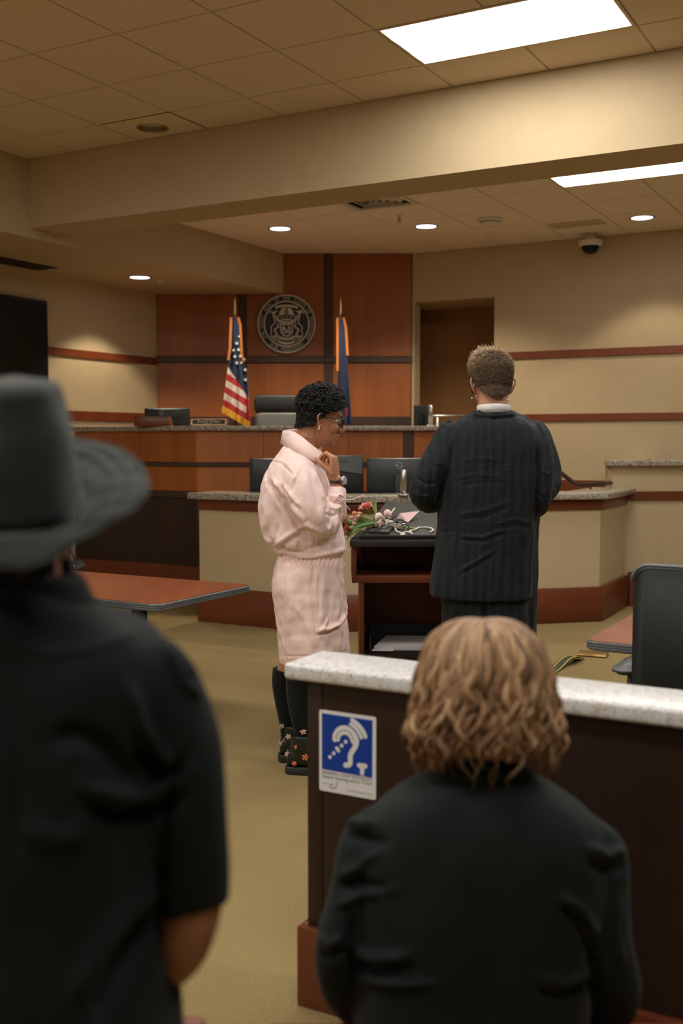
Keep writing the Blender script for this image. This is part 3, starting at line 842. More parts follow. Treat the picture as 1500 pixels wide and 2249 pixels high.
# ---------------------------------------------------------------- things on the benches
def monitor(name, px0, px1, py0, py1, Y, base_z, yaw, label, curved=False, stand=True, dell=False, tag_=False, group=None, tilt=0.0, txt=None):
    """seen from behind: shell, screen on the far side, neck and foot"""
    c = PY((px0 + px1) / 2, (py0 + py1) / 2, Y)
    w = (px1 - px0) / F * Y / max(.3, math.cos(yaw)); h = (py1 - py0) / F * Y
    t = empty(name, (c.x, c.y, base_z), label, 'monitor', group)
    M = Matrix.Translation(c) @ Matrix.Rotation(yaw, 4, 'Z') @ Matrix.Rotation(tilt, 4, 'X')
    b = G(); n = 12; rings = []
    for i in range(n + 1):                       # gently bowed back
        x = -w / 2 + w * i / n; d = .034 + .02 * (1 - (2 * i / n - 1) ** 2)
        rings.append([M @ Vector((x, -d if 1 else 0, -h / 2 + .012)), M @ Vector((x, -.022, -h / 2)), M @ Vector((x, .0, -h / 2)), M @ Vector((x, .0, h / 2)), M @ Vector((x, -.022, h / 2)), M @ Vector((x, -d * .7 - .004, h / 2 - .01))])
    b.loft(rings); obj('shell', b, 'monitor_shell', t, bevel=.002, seg=1)
    b = G(); b.box(-w / 2 + .008, w / 2 - .008, .0, .004, -h / 2 + .012, h / 2 - .008, M); obj('screen', b, 'screen', t)
    if curved:
        b = G(); P = []
        for i in range(13):
            x = -w / 2 + .004 + (w - .008) * i / 12; u = 2 * i / 12 - 1
            P.append([M @ Vector((x, -.0385 - .02 * (1 - u * u), h / 2 - .008)), M @ Vector((x, -.0430 - .02 * (1 - u * u), h / 2 - h * (.36 + .10 * u)))])
        b.grid(P); obj('upper_shell', b, 'monitor_grey', t, smooth=True, norm=False)
    if stand:
        nk = G(); nk.box(-.035, .035, -.075, -.04, base_z - c.z + .012, .02, Matrix.Translation(c) @ Matrix.Rotation(yaw, 4, 'Z')); obj('neck', nk, 'black_plastic', t, bevel=.004)
        ft = G(); ft.box(-.13, .13, -.12, .08, base_z - c.z, base_z - c.z + .014, Matrix.Translation(c) @ Matrix.Rotation(yaw, 4, 'Z')); obj('foot', ft, 'black_plastic', t, bevel=.004)
    R9 = M @ Matrix.Rotation(math.pi / 2, 4, 'X')
    if dell:
        b = G(); zc = h / 2 - .062; rr = .0265; n = 36
        for r0, r1 in ((rr - .0042, rr),):
            v = []; f = []
            for k in range(n):
                a = 2 * math.pi * k / n
                for r_, y_ in ((r0, -.058), (r1, -.058), (r1, -.050), (r0, -.050)): v.append((r_ * math.cos(a), y_, zc + r_ * math.sin(a)))
            for k in range(n):
                j = (k + 1) % n
                for q in range(4): f.append((k * 4 + q, j * 4 + q, j * 4 + (q + 1) % 4, k * 4 + (q + 1) % 4))
            b.add(v, f, M)
        add_text(b, 'DELL', .0185, M @ Matrix.Translation((0, -.0585, zc - .0065)) @ Matrix.Rotation(math.pi / 2, 4, 'X'))
        obj('emblem', b, 'sign_grey', t)
    if txt:
        b = G(); add_text(b, txt, .028, M @ Matrix.Translation((w * .17, -.0605, h / 2 - .060)) @ Matrix.Rotation(math.pi / 2, 4, 'X')); obj('lettering', b, 'monitor_shell', t)
    if tag_:
        b = G(); b.box(-.022, .022, -.062, -.052, -.055, h / 2 - .02, M @ Matrix.Translation((-w * .10, 0, 0))); obj('asset_tag', b, 'monitor_grey', t)
    return t
monitor('monitor', 549, 690, 1007, 1083, 9.0, zc1 - .001 if False else .76, 0.03, 'monitor on the clerk bench mostly hidden behind the pink shirt', stand=True)
monitor('monitor', 672, 798, 1000, 1088, 8.92, .76, -0.12, 'monitor with curved grey upper back, middle of three on the clerk bench', curved=True, txt='AOC')
monitor('monitor', 805, 943, 1006, 1087, 8.85, .76, 0.10, 'monitor with round silver maker badge left of the dark suit', dell=True, tilt=-.03)
zdk = ztop
monitor('monitor', 319, 418, 896, 936, YJ + .55, 1.34, -0.10, 'low black monitor at left end of the judge bench', tag_=True, stand=True, tilt=.12)
t_m = monitor('monitor', 907, 945, 891, 936, YJ + .5, 1.34, 0.9, 'small dark monitor seen edge-on right of the judge bench', stand=True)
# desk behind the judge's counter
obj_t = empty('judge_desk', (-.6, YJ + .55, .62), 'dark writing desk behind the judge counter', 'desk')
b = G().prism([(jp[1][0] - .05, jp[1][1] + .36), (jp[2][0] - .1, jp[2][1] + .36), (jp[2][0] - .1, jp[2][1] + .72), (jp[1][0] + .05, jp[1][1] + .72)], 1.30, 1.34)
b.prism([(jp[0][0] + .12, jp[0][1] + .34), (jp[1][0] - .02, jp[1][1] + .42), (jp[1][0] + .3, jp[1][1] + .72), (jp[0][0] + .3, jp[0][1] + .45)], 1.30, 1.3395)
obj('desk_top', b, 'table_wood', obj_t)
for x in (jp[1][0] + .1, jp[2][0] - .25):
    obj('leg', G().box(x, x + .06, jp[1][1] + .4, jp[1][1] + .68, .62, 1.30), 'dark_wood', obj_t)
def cyl_post(px, py0, py1, wpx, Y, label, base=None):
    p1 = PY(px, py0, Y); r = wpx / 2 / F * Y; z0 = base if base is not None else PY(px, py1, Y).z
    t = empty('microphone_post', (p1.x, p1.y, z0), label, 'post')
    b = G(); b.lathe([(r, z0 + .012), (r, p1.z - .004), (r - .004, p1.z), (.002, p1.z)], 20, Matrix.Translation((p1.x, p1.y, 0))); obj('tube', b, 'brushed', t, smooth=True)
    b = G(); b.lathe([(r * 1.9, z0), (r * 1.9, z0 + .008), (r * 1.1, z0 + .012)], 20, Matrix.Translation((p1.x, p1.y, 0))); obj('foot', b, 'brushed', t, smooth=True)
cyl_post(886, 1032, 1088, 13, PZ(886, 1086, zc1).y if False else L1.y + .12, 'grey metal tube post standing on the clerk counter before the badge monitor', zc1)
cyl_post(946, 890, 932, 10, YJ + .12, 'pale metal tube post on the judge counter beside the small monitor', ztop)
# wooden box and name plate on the judge's counter
p = PY(347, 934, YJ + .42); s = p.y / F
t = empty('desk_box', (p.x, p.y, ztop), 'low red wooden desk box at left of the judge counter', 'box')
b = G().prism([(-40 * s, 0), (39 * s, 0), (33 * s, 19 * s), (-39 * s, 19 * s)], -.09, .09, Matrix.Translation((p.x, p.y - .20, ztop)) @ Matrix.Rotation(math.pi / 2, 4, 'X'))
obj('box_body', b, 'base_wood', t, bevel=.003)
b = G().box(p.x - 39 * s, p.x + 32 * s, p.y - .295, p.y - .105, ztop + 19 * s, ztop + 19 * s + .006); obj('lid', b, 'red_wood', t, bevel=.002)
p = PY(458, 931, YJ + .08); s = p.y / F
t = empty('name_plate', (p.x, p.y, ztop), 'wooden name plate with black and gold face on the judge counter', 'name plate')
M = Matrix.Translation((p.x, p.y, ztop)) @ Matrix.Rotation(-.25, 4, 'X')
b = G().box(-42 * s, 42 * s, 0, .025, .0, 18 * s, M); obj('plate_block', b, 'table_wood', t, bevel=.003)
b = G().box(-38 * s, 38 * s, -.003, .0, 2.5 * s, 15.5 * s, M); obj('plate_border', b, 'gold', t)
b = G().box(-36 * s, 36 * s, -.005, -.002, 4 * s, 14.2 * s, M); obj('plate_face', b, 'seal_black', t)
b = G(); T9 = Matrix.Rotation(math.pi / 2, 4, 'X')
add_text(b, 'HONORABLE', .010, M @ Matrix.Translation((0, -.0055, 11.6 * s)) @ T9)
add_text(b, "Daniel J. O'Hara", .031, M @ Matrix.Translation((0, -.0055, 7.4 * s)) @ T9)
add_text(b, 'District Judge', .012, M @ Matrix.Translation((0, -.0055, 5.2 * s)) @ T9)
obj('lettering', b, 'letter_gold', t)
# judge's chair
YC = 10.75
c0, c1 = PY(557, 867, YC), PY(722, 867, YC); w = c1.x - c0.x; zt = c0.z
t = empty('judge_chair', ((c0.x + c1.x) / 2, YC, .62), 'high-backed dark leather swivel chair with grey lumbar cushion behind the counter', 'chair')
M = Matrix.Translation(((c0.x + c1.x) / 2, YC, 0))
def cushion(w, h, d, n=12, M=None, bulge=.03, r=.06):
    g = G(); rings = []
    for sgn, dd, ins in ((-1, 0, .02), (-1, .012, .004), (-1, d * .35, 0), (1, d * .65, 0), (1, d - .012, .004), (1, d, .02)):
        ring = []
        for cx_, cz_, a0 in ((1, 1, 0), (-1, 1, 90), (-1, -1, 180), (1, -1, 270)):
            for q in range(5):
                a = math.radians(a0 + q * 22.5); x = cx_ * (w / 2 - r) + (r - ins) * math.cos(a); z = cz_ * (h / 2 - r) + (r - ins) * math.sin(a)
                ring.append((x, dd, z))
        rings.append(ring)
    return g.loft(rings, True, M)
hb = zt - 1.05
b = cushion(w, .19, .10, M=M @ Matrix.Translation((0, 0, zt - .095))); obj('headrest', b, 'leather', t, smooth=True)
b = cushion(w - .03, .55, .09, M=M @ Matrix.Translation((0, -.018, zt - .175 - .275))); obj('backrest', b, 'leather_grey', t, smooth=True)
b = cushion(w - .04, .5, .11, M=M @ Matrix.Translation((0, -.06, 1.10)) @ Matrix.Rotation(math.pi / 2, 4, 'X') @ Matrix.Translation((0, 0, .25))); obj('seat', b, 'leather', t, smooth=True)
b = G(); b.lathe([(.03, .66), (.03, .9), (.09, 1.0)], 16, M=M @ Matrix.Translation((0, -.25, 0))); obj('column', b, 'black_plastic', t, smooth=True)
for k in range(5):
    a = k * 2 * math.pi / 5; b = G(); q = M @ Vector((0, -.25, 0))
    b.tube([q + Vector((0, 0, .69)), q + Vector((.28 * math.cos(a), .28 * math.sin(a), .665))], [.03, .018], 8)
    b.ball((q.x + .28 * math.cos(a), q.y + .28 * math.sin(a), .645), .025, 10, 6); obj('leg', b, 'black_plastic', t, smooth=True)

# ---------------------------------------------------------------- round state seal
YS = YP - .03
sc_ = PY(629.5, 711.5, YS); RS = 63.2 / F * YS
t = empty('state_seal', sc_ + Vector((0, 0, -RS)), 'large round black and silver state seal on the wood panelling', 'seal')
M = Matrix.Translation(sc_) @ Matrix.Rotation(math.pi / 2, 4, 'X')          # local z comes towards the viewer
b = G(); b.lathe([(RS, -.028), (RS, .0), (RS * .99, .006)], 72, M); obj('disc', b, 'seal_black', t, smooth=False)
def ring(r0, r1, z0, z1, n=72):
    g = G(); v = []; f = []
    for k in range(n):
        a = 2 * math.pi * k / n
        for r_, z_ in ((r0, z0), (r0, z1), (r1, z1), (r1, z0)): v.append((r_ * math.cos(a), r_ * math.sin(a), z_))
    for k in range(n):
        j = (k + 1) % n
        for q in range(4): f.append((k * 4 + q, j * 4 + q, j * 4 + (q + 1) % 4, k * 4 + (q + 1) % 4))
    return g.add(v, f, M)
obj('outer_ring', ring(RS * .955, RS, .004, .014), 'seal_metal', t)
obj('inner_ring', ring(RS * .745, RS * .79, .004, .013), 'seal_metal', t)
b = G()
def arc_text(g, s, r, a_mid, a_span, size, flip=False):
    n = len(s)
    for i, ch in enumerate(s):
        if ch == ' ': continue
        u = (i + .5) / n
        a = a_mid + (a_span / 2 - a_span * u) * (1 if not flip else -1)
        R = M @ Matrix.Rotation(a - (math.pi / 2 if not flip else -math.pi / 2), 4, 'Z') @ Matrix.Translation((0, r if not flip else -r, .008))
        add_text(g, ch, size, R, sx=.92)
arc_text(b, 'THE GREAT SEAL OF THE STATE OF MICHIGAN', RS * .822, math.pi / 2, math.radians(251), RS * .165)
arc_text(b, 'A.D. MDCCCXXXV', RS * .925, -math.pi / 2, math.radians(78), RS * .165, flip=True)
obj('lettering', b, 'seal_metal', t)
e = lambda *pts: [((x - 748) / 675 * RS, (775 - y) / 675 * RS) for x, y in pts]
mir = lambda pts: [(-x, y) for x, y in pts]
K = RS / 675
def emb(name, strokes=(), polys=()):
    g = G()
    for p_, w_ in strokes: g.stroke([tuple(q) for q in spline(p_, 4)] if len(p_) > 2 else p_, w_ * K, .004, .012, M)
    for p_ in polys: g.prism(p_, .004, .013, M)
    obj(name, g, 'seal_metal', t)
emb('top_banner', [(e((500, 400), (600, 372), (748, 358), (896, 372), (996, 400)), 52)], [e((470, 390), (530, 350), (560, 372), (510, 430)), mir(e((470, 390), (530, 350), (560, 372), (510, 430)))])
wing_ = e((735, 412), (690, 408), (640, 425), (600, 470), (578, 540), (566, 606), (612, 580), (650, 562), (690, 566), (716, 620), (740, 655))
emb('eagle', [(e((690, 400), (705, 420), (745, 420)), 22)], [wing_, mir(wing_), e((715, 440), (781, 440), (790, 600), (748, 668), (706, 600))])
emb('laurel', [(e((600, 640), (640, 612), (690, 640)), 14)]); emb('laurel', [(mir(e((600, 640), (640, 612), (690, 640))), 14)])
emb('crest', [(e((590, 712), (660, 682), (748, 672), (836, 682), (906, 712)), 34), (e((600, 748), (748, 735), (896, 748)), 40), (e((610, 782), (748, 772), (886, 782)), 14)])
sh = e((606, 795), (612, 900), (632, 985), (680, 1030), (748, 1055), (816, 1030), (864, 985), (884, 900), (890, 795))
emb('shield', [(sh, 30), (e((606, 795), (890, 795)), 22), (e((640, 930), (700, 905), (760, 940), (850, 920)), 34), (e((660, 985), (748, 965), (840, 985)), 26)], [e((640, 840), (700, 830), (730, 880), (650, 890)), e((790, 830), (850, 850), (840, 890), (770, 890))])
body = [(e((430, 540), (450, 620), (468, 690), (480, 740), (430, 800), (385, 860), (405, 935)), 24), (e((470, 880), (490, 960), (530, 1030)), 40), (e((540, 770), (545, 850), (478, 890)), 34), (e((405, 935), (382, 1000), (388, 1080)), 22), (e((530, 590), (560, 690), (590, 760)), 30), (e((450, 580), (500, 640), (560, 730)), 26), (e((430, 530), (470, 500), (540, 480)), 24), (e((335, 545), (385, 495), (440, 510)), 20), (e((370, 470), (400, 490), (410, 530)), 14), (e((480, 560), (520, 610), (545, 580)), 16)]
emb('elk', body, [e((400, 520), (470, 485), (500, 520), (450, 560))])
emb('moose', [(mir(p_), w_) for p_, w_ in body], [mir(e((400, 520), (470, 485), (500, 520), (450, 560))), mir(e((360, 470), (440, 450), (470, 490), (400, 500)))])
emb('ribbon', [(e((395, 1085), (520, 1060), (640, 1095), (748, 1118), (856, 1095), (976, 1060), (1101, 1085)), 46), (e((420, 1120), (580, 1128), (748, 1150)), 18), (mir(e((420, 1120), (580, 1128), (748, 1150))), 18)])
emb('bottom_banner', [(e((545, 1170), (640, 1210), (748, 1226), (856, 1210), (951, 1170)), 52), (e((440, 1135), (500, 1165), (560, 1195)), 16), (mir(e((440, 1135), (500, 1165), (560, 1195))), 16)])

# ---------------------------------------------------------------- flags
YF = 10.95
def flag(px_pole, top_py, name, label, edge_l, edge_r, y0, yb_l, yb_r, paint_fn, fringe, fr_left, fr_bottom, ncol=60, nrow=110, pleats=3.0):
    base = PY(px_pole, 900, YF); s = YF / F
    t = empty(name, (base.x, YF, .62), label, 'flag')
    zt = PY(px_pole, top_py, YF).z; ztp = PY(px_pole, top_py + 40, YF).z
    b = G(); b.tube([(base.x, YF, .64), (base.x, YF, ztp)], .0125, 12); obj('pole', b, 'strip_wood', t, smooth=True)
    b = G(); b.lathe([(.16, .62), (.16, .64), (.06, .67), (.03, .70), (.02, .74)], 24, Matrix.Translation((base.x, YF, 0))); obj('stand', b, 'gold', t, smooth=True)
    b = G(); b.lathe([(.013, 0), (.02, .012), (.012, .03), (.017, .045), (.010, .06), (.016, .085), (.014, .105), (.006, zt - ztp - .02), (.001, zt - ztp)], 18, Matrix.Translation((base.x, YF, ztp))); obj('finial', b, 'gold', t, smooth=True)
    g = G(); P = []; C = []
    for i in range(nrow + 1):
        v = i / nrow; row = []
        for j in range(ncol + 1):
            u = j / ncol
            pl_, pr_ = np.interp(v, *edge_l), np.interp(v, *edge_r)
            # bottom edge slants: columns hang to different heights
            yb = yb_l + (yb_r - yb_l) * u
            py = y0 + (yb - y0) * v
            px = pl_ + (pr_ - pl_) * u
            amp = .012 + .075 * v
            dep = -amp * (math.sin(math.pi * u) * .7 + .35 * math.sin(pleats * 2 * math.pi * u + 1.2 + v) * (.3 + .7 * v))
            row.append(tuple(PY(px, py, YF - .022 + dep))); C.append(paint_fn(u, v, px, py))
        P.append(row)
    g.grid(P); g.c = C
    me = mesh_from(g, 'cloth')
    o = obj('cloth', me, 'flag_cloth', t, smooth=True)
    sm = o.modifiers.new('thick', 'SOLIDIFY'); sm.thickness = .006; sm.offset = 1
    # fringe strips along the edges
    if fr_left:
        for u_, v0, v1 in fr_left:
            b = G(); Q = []
            for i in range(nrow + 1):
                v = i / nrow
                if v0 <= v <= v1:
                    p = Vector(P[i][int(u_ * ncol)]); d = 1 if u_ > .5 else -1
                    Q.append([p + Vector((-d * .008, -.008, 0)), p + Vector((d * .016, -.012 - .001 * math.sin(i * 1.7), 0)), p + Vector((d * .017, .004, 0)), p + Vector((-d * .008, .006, 0))])
            b.loft(Q); obj('fringe', b, fringe, t)
    if fr_bottom:
        b = G(); Q = []
        for j in range(ncol + 1):
            p = Vector(P[nrow][j]); L = fr_bottom * (1 + .12 * math.sin(j * 2.3))
            Q.append([p + Vector((0, -.008, .01)), p + Vector((0, .006, .01)), p + Vector((-.012, .004, -L)), p + Vector((-.012, -.008, -L))])
        b.loft(Q); obj('fringe', b, 'flag_fringe_gold', t)
    return t, P
NAVY, RED, WHT = (.010, .022, .060), (.42, .022, .026), (.62, .56, .52)
def us(u, v, px, py):
    # the stripes hang on the slant; canton at the top
    q = py - (px - 500) * .62
    if py < 812 + (px - 505) * 1.55 and px < 546: return NAVY
    k = (q - 806) / 15.2
    if px > 541 - 0 and py > 845: return WHT if py < 865 + (px - 541) * 2 else (RED if px > 541 else WHT)
    return WHT if int(math.floor(k)) % 2 == 0 else RED
tf, P = flag(517, 652, 'american_flag', 'american flag with gold fringe hanging folded on a pole left of the seal', ([0, .08, .35, .6, 1], [508.5, 508, 506, 499, 489]), ([0, .08, .35, .6, 1], [522, 527, 530, 544, 551]), 697, 893, 930, us, 'flag_fringe_orange', [(0, 0, .48), (1, 0.0, .42)], .055, 72, 150)
def star(px, py, r):
    b = G()
    v0 = (py - 697) / (905 - 697)
    best = min(((abs(project([q])[0][0] - px) + abs(project([q])[1][0] - py)), q) for q in [Vector(P[i][j]) for i in range(0, len(P), 2) for j in range(0, len(P[0]), 2)])[1]
    c = PY(px, py, best.y - .012); pts = []
    for k in range(10):
        a = math.pi / 2 + k * math.pi / 5; rr = r if k % 2 == 0 else r * .42
        pts.append((rr * math.cos(a), rr * math.sin(a)))
    b.prism(pts, -.006, .004, Matrix.Translation(c) @ Matrix.Rotation(math.pi / 2, 4, 'X'))
    obj('star', b, 'white_cloth', tf)
for x, y, r in ((525, 739, 2.8), (520, 754, 4.6), (513, 769, 3.6), (524, 768, 4.6), (516, 783, 4.6), (528, 782, 4.2), (520, 797, 4.8), (530, 797, 3.6), (537, 789, 2.4), (538.5, 812, 4.4), (539, 834, 4.4)):
    star(x, y, r / F * YF)
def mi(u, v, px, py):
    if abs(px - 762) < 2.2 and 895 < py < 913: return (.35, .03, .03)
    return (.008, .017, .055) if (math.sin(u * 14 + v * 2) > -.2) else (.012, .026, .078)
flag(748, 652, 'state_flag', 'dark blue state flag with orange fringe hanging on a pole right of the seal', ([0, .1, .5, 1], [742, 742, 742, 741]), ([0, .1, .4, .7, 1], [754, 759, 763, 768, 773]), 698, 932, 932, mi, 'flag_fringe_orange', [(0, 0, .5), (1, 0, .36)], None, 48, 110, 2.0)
# ---------------------------------------------------------------- counsel tables, chairs, podium, barrier
def table(name, corner, la, lb, z, label, dirb, leg_pts):
    """corner nearest the entrance; la along the depth of the room, lb along its width (dirb = +1 left, -1 right)"""
    a0, b0 = toAB(corner); t = empty(name, rm(a0 + la / 2, b0 + dirb * lb / 2, 0), label, 'table')
    r = .045; pts = []
    for ca_, cb_, s0 in ((a0 + r, b0 + r, 180), (a0 + la - r, b0 + r, 270), (a0 + la - r, b0 + lb - r, 0), (a0 + r, b0 + lb - r, 90)):
        for k in range(5):
            q = math.radians(s0 + k * 22.5); pts.append((ca_ + r * math.cos(q), (cb_ if dirb > 0 else 2 * b0 - cb_) + r * math.sin(q) * dirb))
    W = [tuple(rm(a, b))[:2] for a, b in pts]
    obj('table_top', G().prism(W, z - .004, z), 'table_wood', t)
    cen = Vector(rm(a0 + la / 2, b0 + dirb * lb / 2)).xy
    def grow(d): return [tuple(Vector(q) + (Vector(q) - cen).normalized() * d) for q in W]
    rings = []
    for d, zz_ in ((-.004, z - .005), (.004, z - .002), (.010, z - .006), (.010, z - .012), (.004, z - .0135), (.010, z - .015), (.010, z - .021), (.004, z - .0225), (.010, z - .024), (.010, z - .030), (.004, z - .036), (-.01, z - .038)):
        rings.append([(q[0], q[1], zz_) for q in grow(d)])
    obj('edge_band', G().loft(rings), 'edge_grey', t)
    for (fa, fb) in leg_pts:
        c = rm(a0 + fa, b0 + dirb * fb)
        b = G(); b.tube([(c.x, c.y, .06), (c.x, c.y, z - .036)], .038, 16); obj('leg', b, 'black_plastic', t, smooth=True)
        b = G(); d = Vector((SA, CA, 0)); b.tube([c - d * .27 + Vector((0, 0, .025)), c + Vector((0, 0, .045)), c + d * .27 + Vector((0, 0, .025))], [.02, .032, .02], 10); obj('foot', b, 'black_plastic', t, smooth=True)
    return t
ZT = .745
table('counsel_table', PZ(346, 1327, ZT), .76, 1.9, ZT, 'long reddish table with grey edge at left, beside the black-clad hat wearer', 1, ((.16, .24), (.16, 1.66)))
table('counsel_table', PZ(1288, 1406, ZT), .76, 1.9, ZT, 'reddish table with grey ribbed edge at right, behind the black chair', -1, ((.38, .62), (.38, 1.66)))
def chair(center, label, yaw, zt=1.075):
    """task chair seen from behind; local y points the way the sitter faces"""
    t = empty('office_chair', (center.x, center.y, 0), label, 'chair', None)
    M = Matrix.Translation((center.x, center.y, 0)) @ Matrix.Rotation(yaw, 4, 'Z')
    hb = .60
    b = cushion(.52, hb, .075, M=M @ Matrix.Translation((0, -.03, zt - hb / 2)), r=.055); obj('backrest', b, 'leather', t, smooth=True)
    b = G(); r = .055; w, h = .52 - .004, hb - .004; P = []
    for cx_, cz_, a0 in ((1, -1, 290), (1, 1, 0), (-1, 1, 90), (-1, -1, 180)):
        for q in range(6 if a0 != 290 else 4):
            a = math.radians(a0 + q * 18); P.append(M @ Vector((cx_ * (w / 2 - r) + r * math.cos(a), -.034, zt - hb / 2 + cz_ * (h / 2 - r) + r * math.sin(a))))
    P = [p for p in P if p.z > zt - hb * .55]
    b.tube(P, .006, 8); obj('rim', b, 'edge_grey', t, smooth=True)
    b = cushion(.50, .48, .085, M=M @ Matrix.Translation((0, .05, .43)) @ Matrix.Rotation(math.pi / 2, 4, 'X') @ Matrix.Translation((0, -.00, -.48)) @ Matrix.Translation((0, 0, 0)) if False else M @ Matrix.Translation((0, .30, .425)) @ Matrix.Rotation(math.pi / 2, 4, 'X') @ Matrix.Rotation(0, 4, 'X'), r=.08)
    obj('seat', b, 'leather', t, smooth=True)
    b = G(); b.box(-.03, .03, -.06, -.02, .40, .62, M); b.box(-.03, .03, -.06, .25, .385, .415, M); obj('back_bracket', b, 'black_plastic', t, bevel=.006)
    for s in (-1, 1):
        b = cushion(.095, .28, .03, M=M @ Matrix.Translation((s * .30, .17, .675)) @ Matrix.Rotation(math.pi / 2, 4, 'X') @ Matrix.Rotation(0, 4, 'X') @ Matrix.Translation((0, 0, 0)), r=.045)
        arm = obj('armrest', b, 'edge_dark', t, smooth=True)
        b = G(); b.tube([M @ Vector((s * .30, .16, .655)), M @ Vector((s * .305, .16, .5)), M @ Vector((s * .28, .17, .42)), M @ Vector((s * .18, .17, .40))], [.02, .024, .022, .018], 10, flat=.7); obj('arm_post', b, 'black_plastic', t, smooth=True)
    b = G(); b.lathe([(.022, .08), (.022, .40)], 14, M @ Matrix.Translation((0, .2, 0))); obj('column', b, 'black_plastic', t, smooth=True)
    for k in range(5):
        a = k * 2 * math.pi / 5 + .3; q = M @ Vector((0, .2, 0)); e_ = Vector((math.cos(a), math.sin(a), 0)) * .29
        b = G(); b.tube([q + Vector((0, 0, .10)), q + e_ + Vector((0, 0, .075))], [.028, .017], 8); b.tube([q + e_ + Vector((0, 0, .08)), q + e_ + Vector((0, 0, .04))], .010, 8)
        b.ball(tuple(q + e_ + Vector((0, 0, .027))), .027, 10, 6); obj('leg', b, 'black_plastic', t, smooth=True)
    return t
plain('edge_dark', (0.055, 0.058, 0.062), 0.45, var=0.05)
cR = PY(1392, 1250, 3.62) + Vector((CA * .26, -SA * .26, 0))
chair(cR, 'black high-backed office chair at the right edge, before the table', -RA)
cL = Vector((-1.43, 4.80, 0))
chair(cL, 'black office chair tucked at the left table, hidden but for its armrest', -RA)

# table microphone
p = PZ(160, 1250, ZT)
t = empty('table_microphone', p, 'black gooseneck microphone standing on the left table', 'microphone')
M = Matrix.Translation(p) @ Matrix.Rotation(-.3, 4, 'Z')
b = G(); b.loft([[(-.055, -.05, 0), (.055, -.05, 0), (.055, .06, 0), (-.055, .06, 0)], [(-.055, -.05, .012), (.055, -.05, .012), (.055, .06, .02), (-.055, .06, .02)], [(-.035, -.02, .035), (.035, -.02, .035), (.035, .055, .045), (-.035, .055, .045)]], M=M); obj('base', b, 'black_plastic', t, bevel=.004)
b = G(); ptube(b, [M @ Vector((0, .03, .04)), M @ Vector((-.02, .0, .13)), M @ Vector((-.045, -.02, .24)), M @ Vector((-.07, -.06, .33))], .005, 8); obj('gooseneck', b, 'black_plastic', t, smooth=True)
b = G(); b.tube([M @ Vector((-.07, -.06, .33)), M @ Vector((-.085, -.085, .38))], [.010, .012], 10); obj('mic_head', b, 'black_plastic', t, smooth=True)
b = G(); b.ball(tuple(M @ Vector((.03, -.035, .022))), .006, 8, 6); obj('button', b, 'brushed', t, smooth=True)

# podium ------------------------------------------------------------------------------------------
YPD = 5.02
def pod(px, py, dY=0.0): return PY(px, py, YPD + dY)
s = YPD / F
zt = pod(770, 1186).z; x0 = pod(768, 1186).x; x1 = pod(1075, 1186).x; xc = (x0 + x1) / 2
t = empty('podium', (xc, YPD + .27, 0), 'open-backed red wood podium with black sloping top, before the clerk bench', 'podium')
th = 16 * s; D = .54
b = G().prism([(x0, YPD), (x1, YPD), (x1 - .05, YPD + D + .03), (x0 + .05, YPD + D + .03)], zt - th, zt); obj('top_frame', b, 'podium_top', t, bevel=.006)
# raised reading desk, tapering and rising towards the bench
fx0, fx1 = x0 + .045, x1 - .045
bz = PY(848, 1101, YPD + .50).z; bx = PY(848, 1101, YPD + .50).x
b = G().add([(fx0, YPD + .02, zt), (fx1, YPD + .02, zt), (2 * xc - bx, YPD + .50, zt), (bx, YPD + .50, zt), (fx0, YPD + .02, zt + .014), (fx1, YPD + .02, zt + .014), (2 * xc - bx, YPD + .50, bz), (bx, YPD + .50, bz)],
            [(3, 2, 1, 0), (4, 5, 6, 7), (0, 1, 5, 4), (1, 2, 6, 5), (2, 3, 7, 6), (3, 0, 4, 7)])
obj('reading_desk', b, 'podium_desk', t, bevel=.004)
b = G().box(fx0 + .0, fx1 - .0, YPD + .012, YPD + .03, zt + .010, zt + .022); obj('book_lip', b, 'podium_top', t, bevel=.003)
zsh = pod(800, 1282).z; sx0, sx1 = pod(773, 1230).x, 2 * xc - pod(773, 1230).x
for xa in (sx0, sx1 - .022):
    obj('side_panel', G().box(xa, xa + .022, YPD + .02, YPD + D, zsh, zt - th), 'podium_wood', t, bevel=.002)
obj('back_panel', G().box(sx0 + .022, sx1 - .022, YPD + D - .02, YPD + D, zsh, zt - th), 'podium_wood', t)
obj('shelf', G().box(sx0 + .022, sx1 - .022, YPD + .025, YPD + D - .02, zsh, zsh + 16 * s), 'podium_wood', t, bevel=.002)
lx0 = pod(790, 1340).x; lx1 = 2 * xc - lx0
for xa in (lx0, lx1 - .022):
    obj('lower_side', G().box(xa, xa + .022, YPD + .03, YPD + D - .05, .02, zsh), 'podium_wood', t, bevel=.002)
obj('lower_back', G().box(lx0 + .022, lx1 - .022, YPD + D - .07, YPD + D - .05, .02, zsh), 'podium_wood', t)
zlo = pod(830, 1426).z
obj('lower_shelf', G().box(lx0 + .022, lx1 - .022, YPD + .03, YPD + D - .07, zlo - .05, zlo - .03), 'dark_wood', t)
obj('foot_board', G().box(lx0 - .04, lx1 + .04, YPD - .01, YPD + D - .02, 0, .035), 'podium_wood', t, bevel=.004)
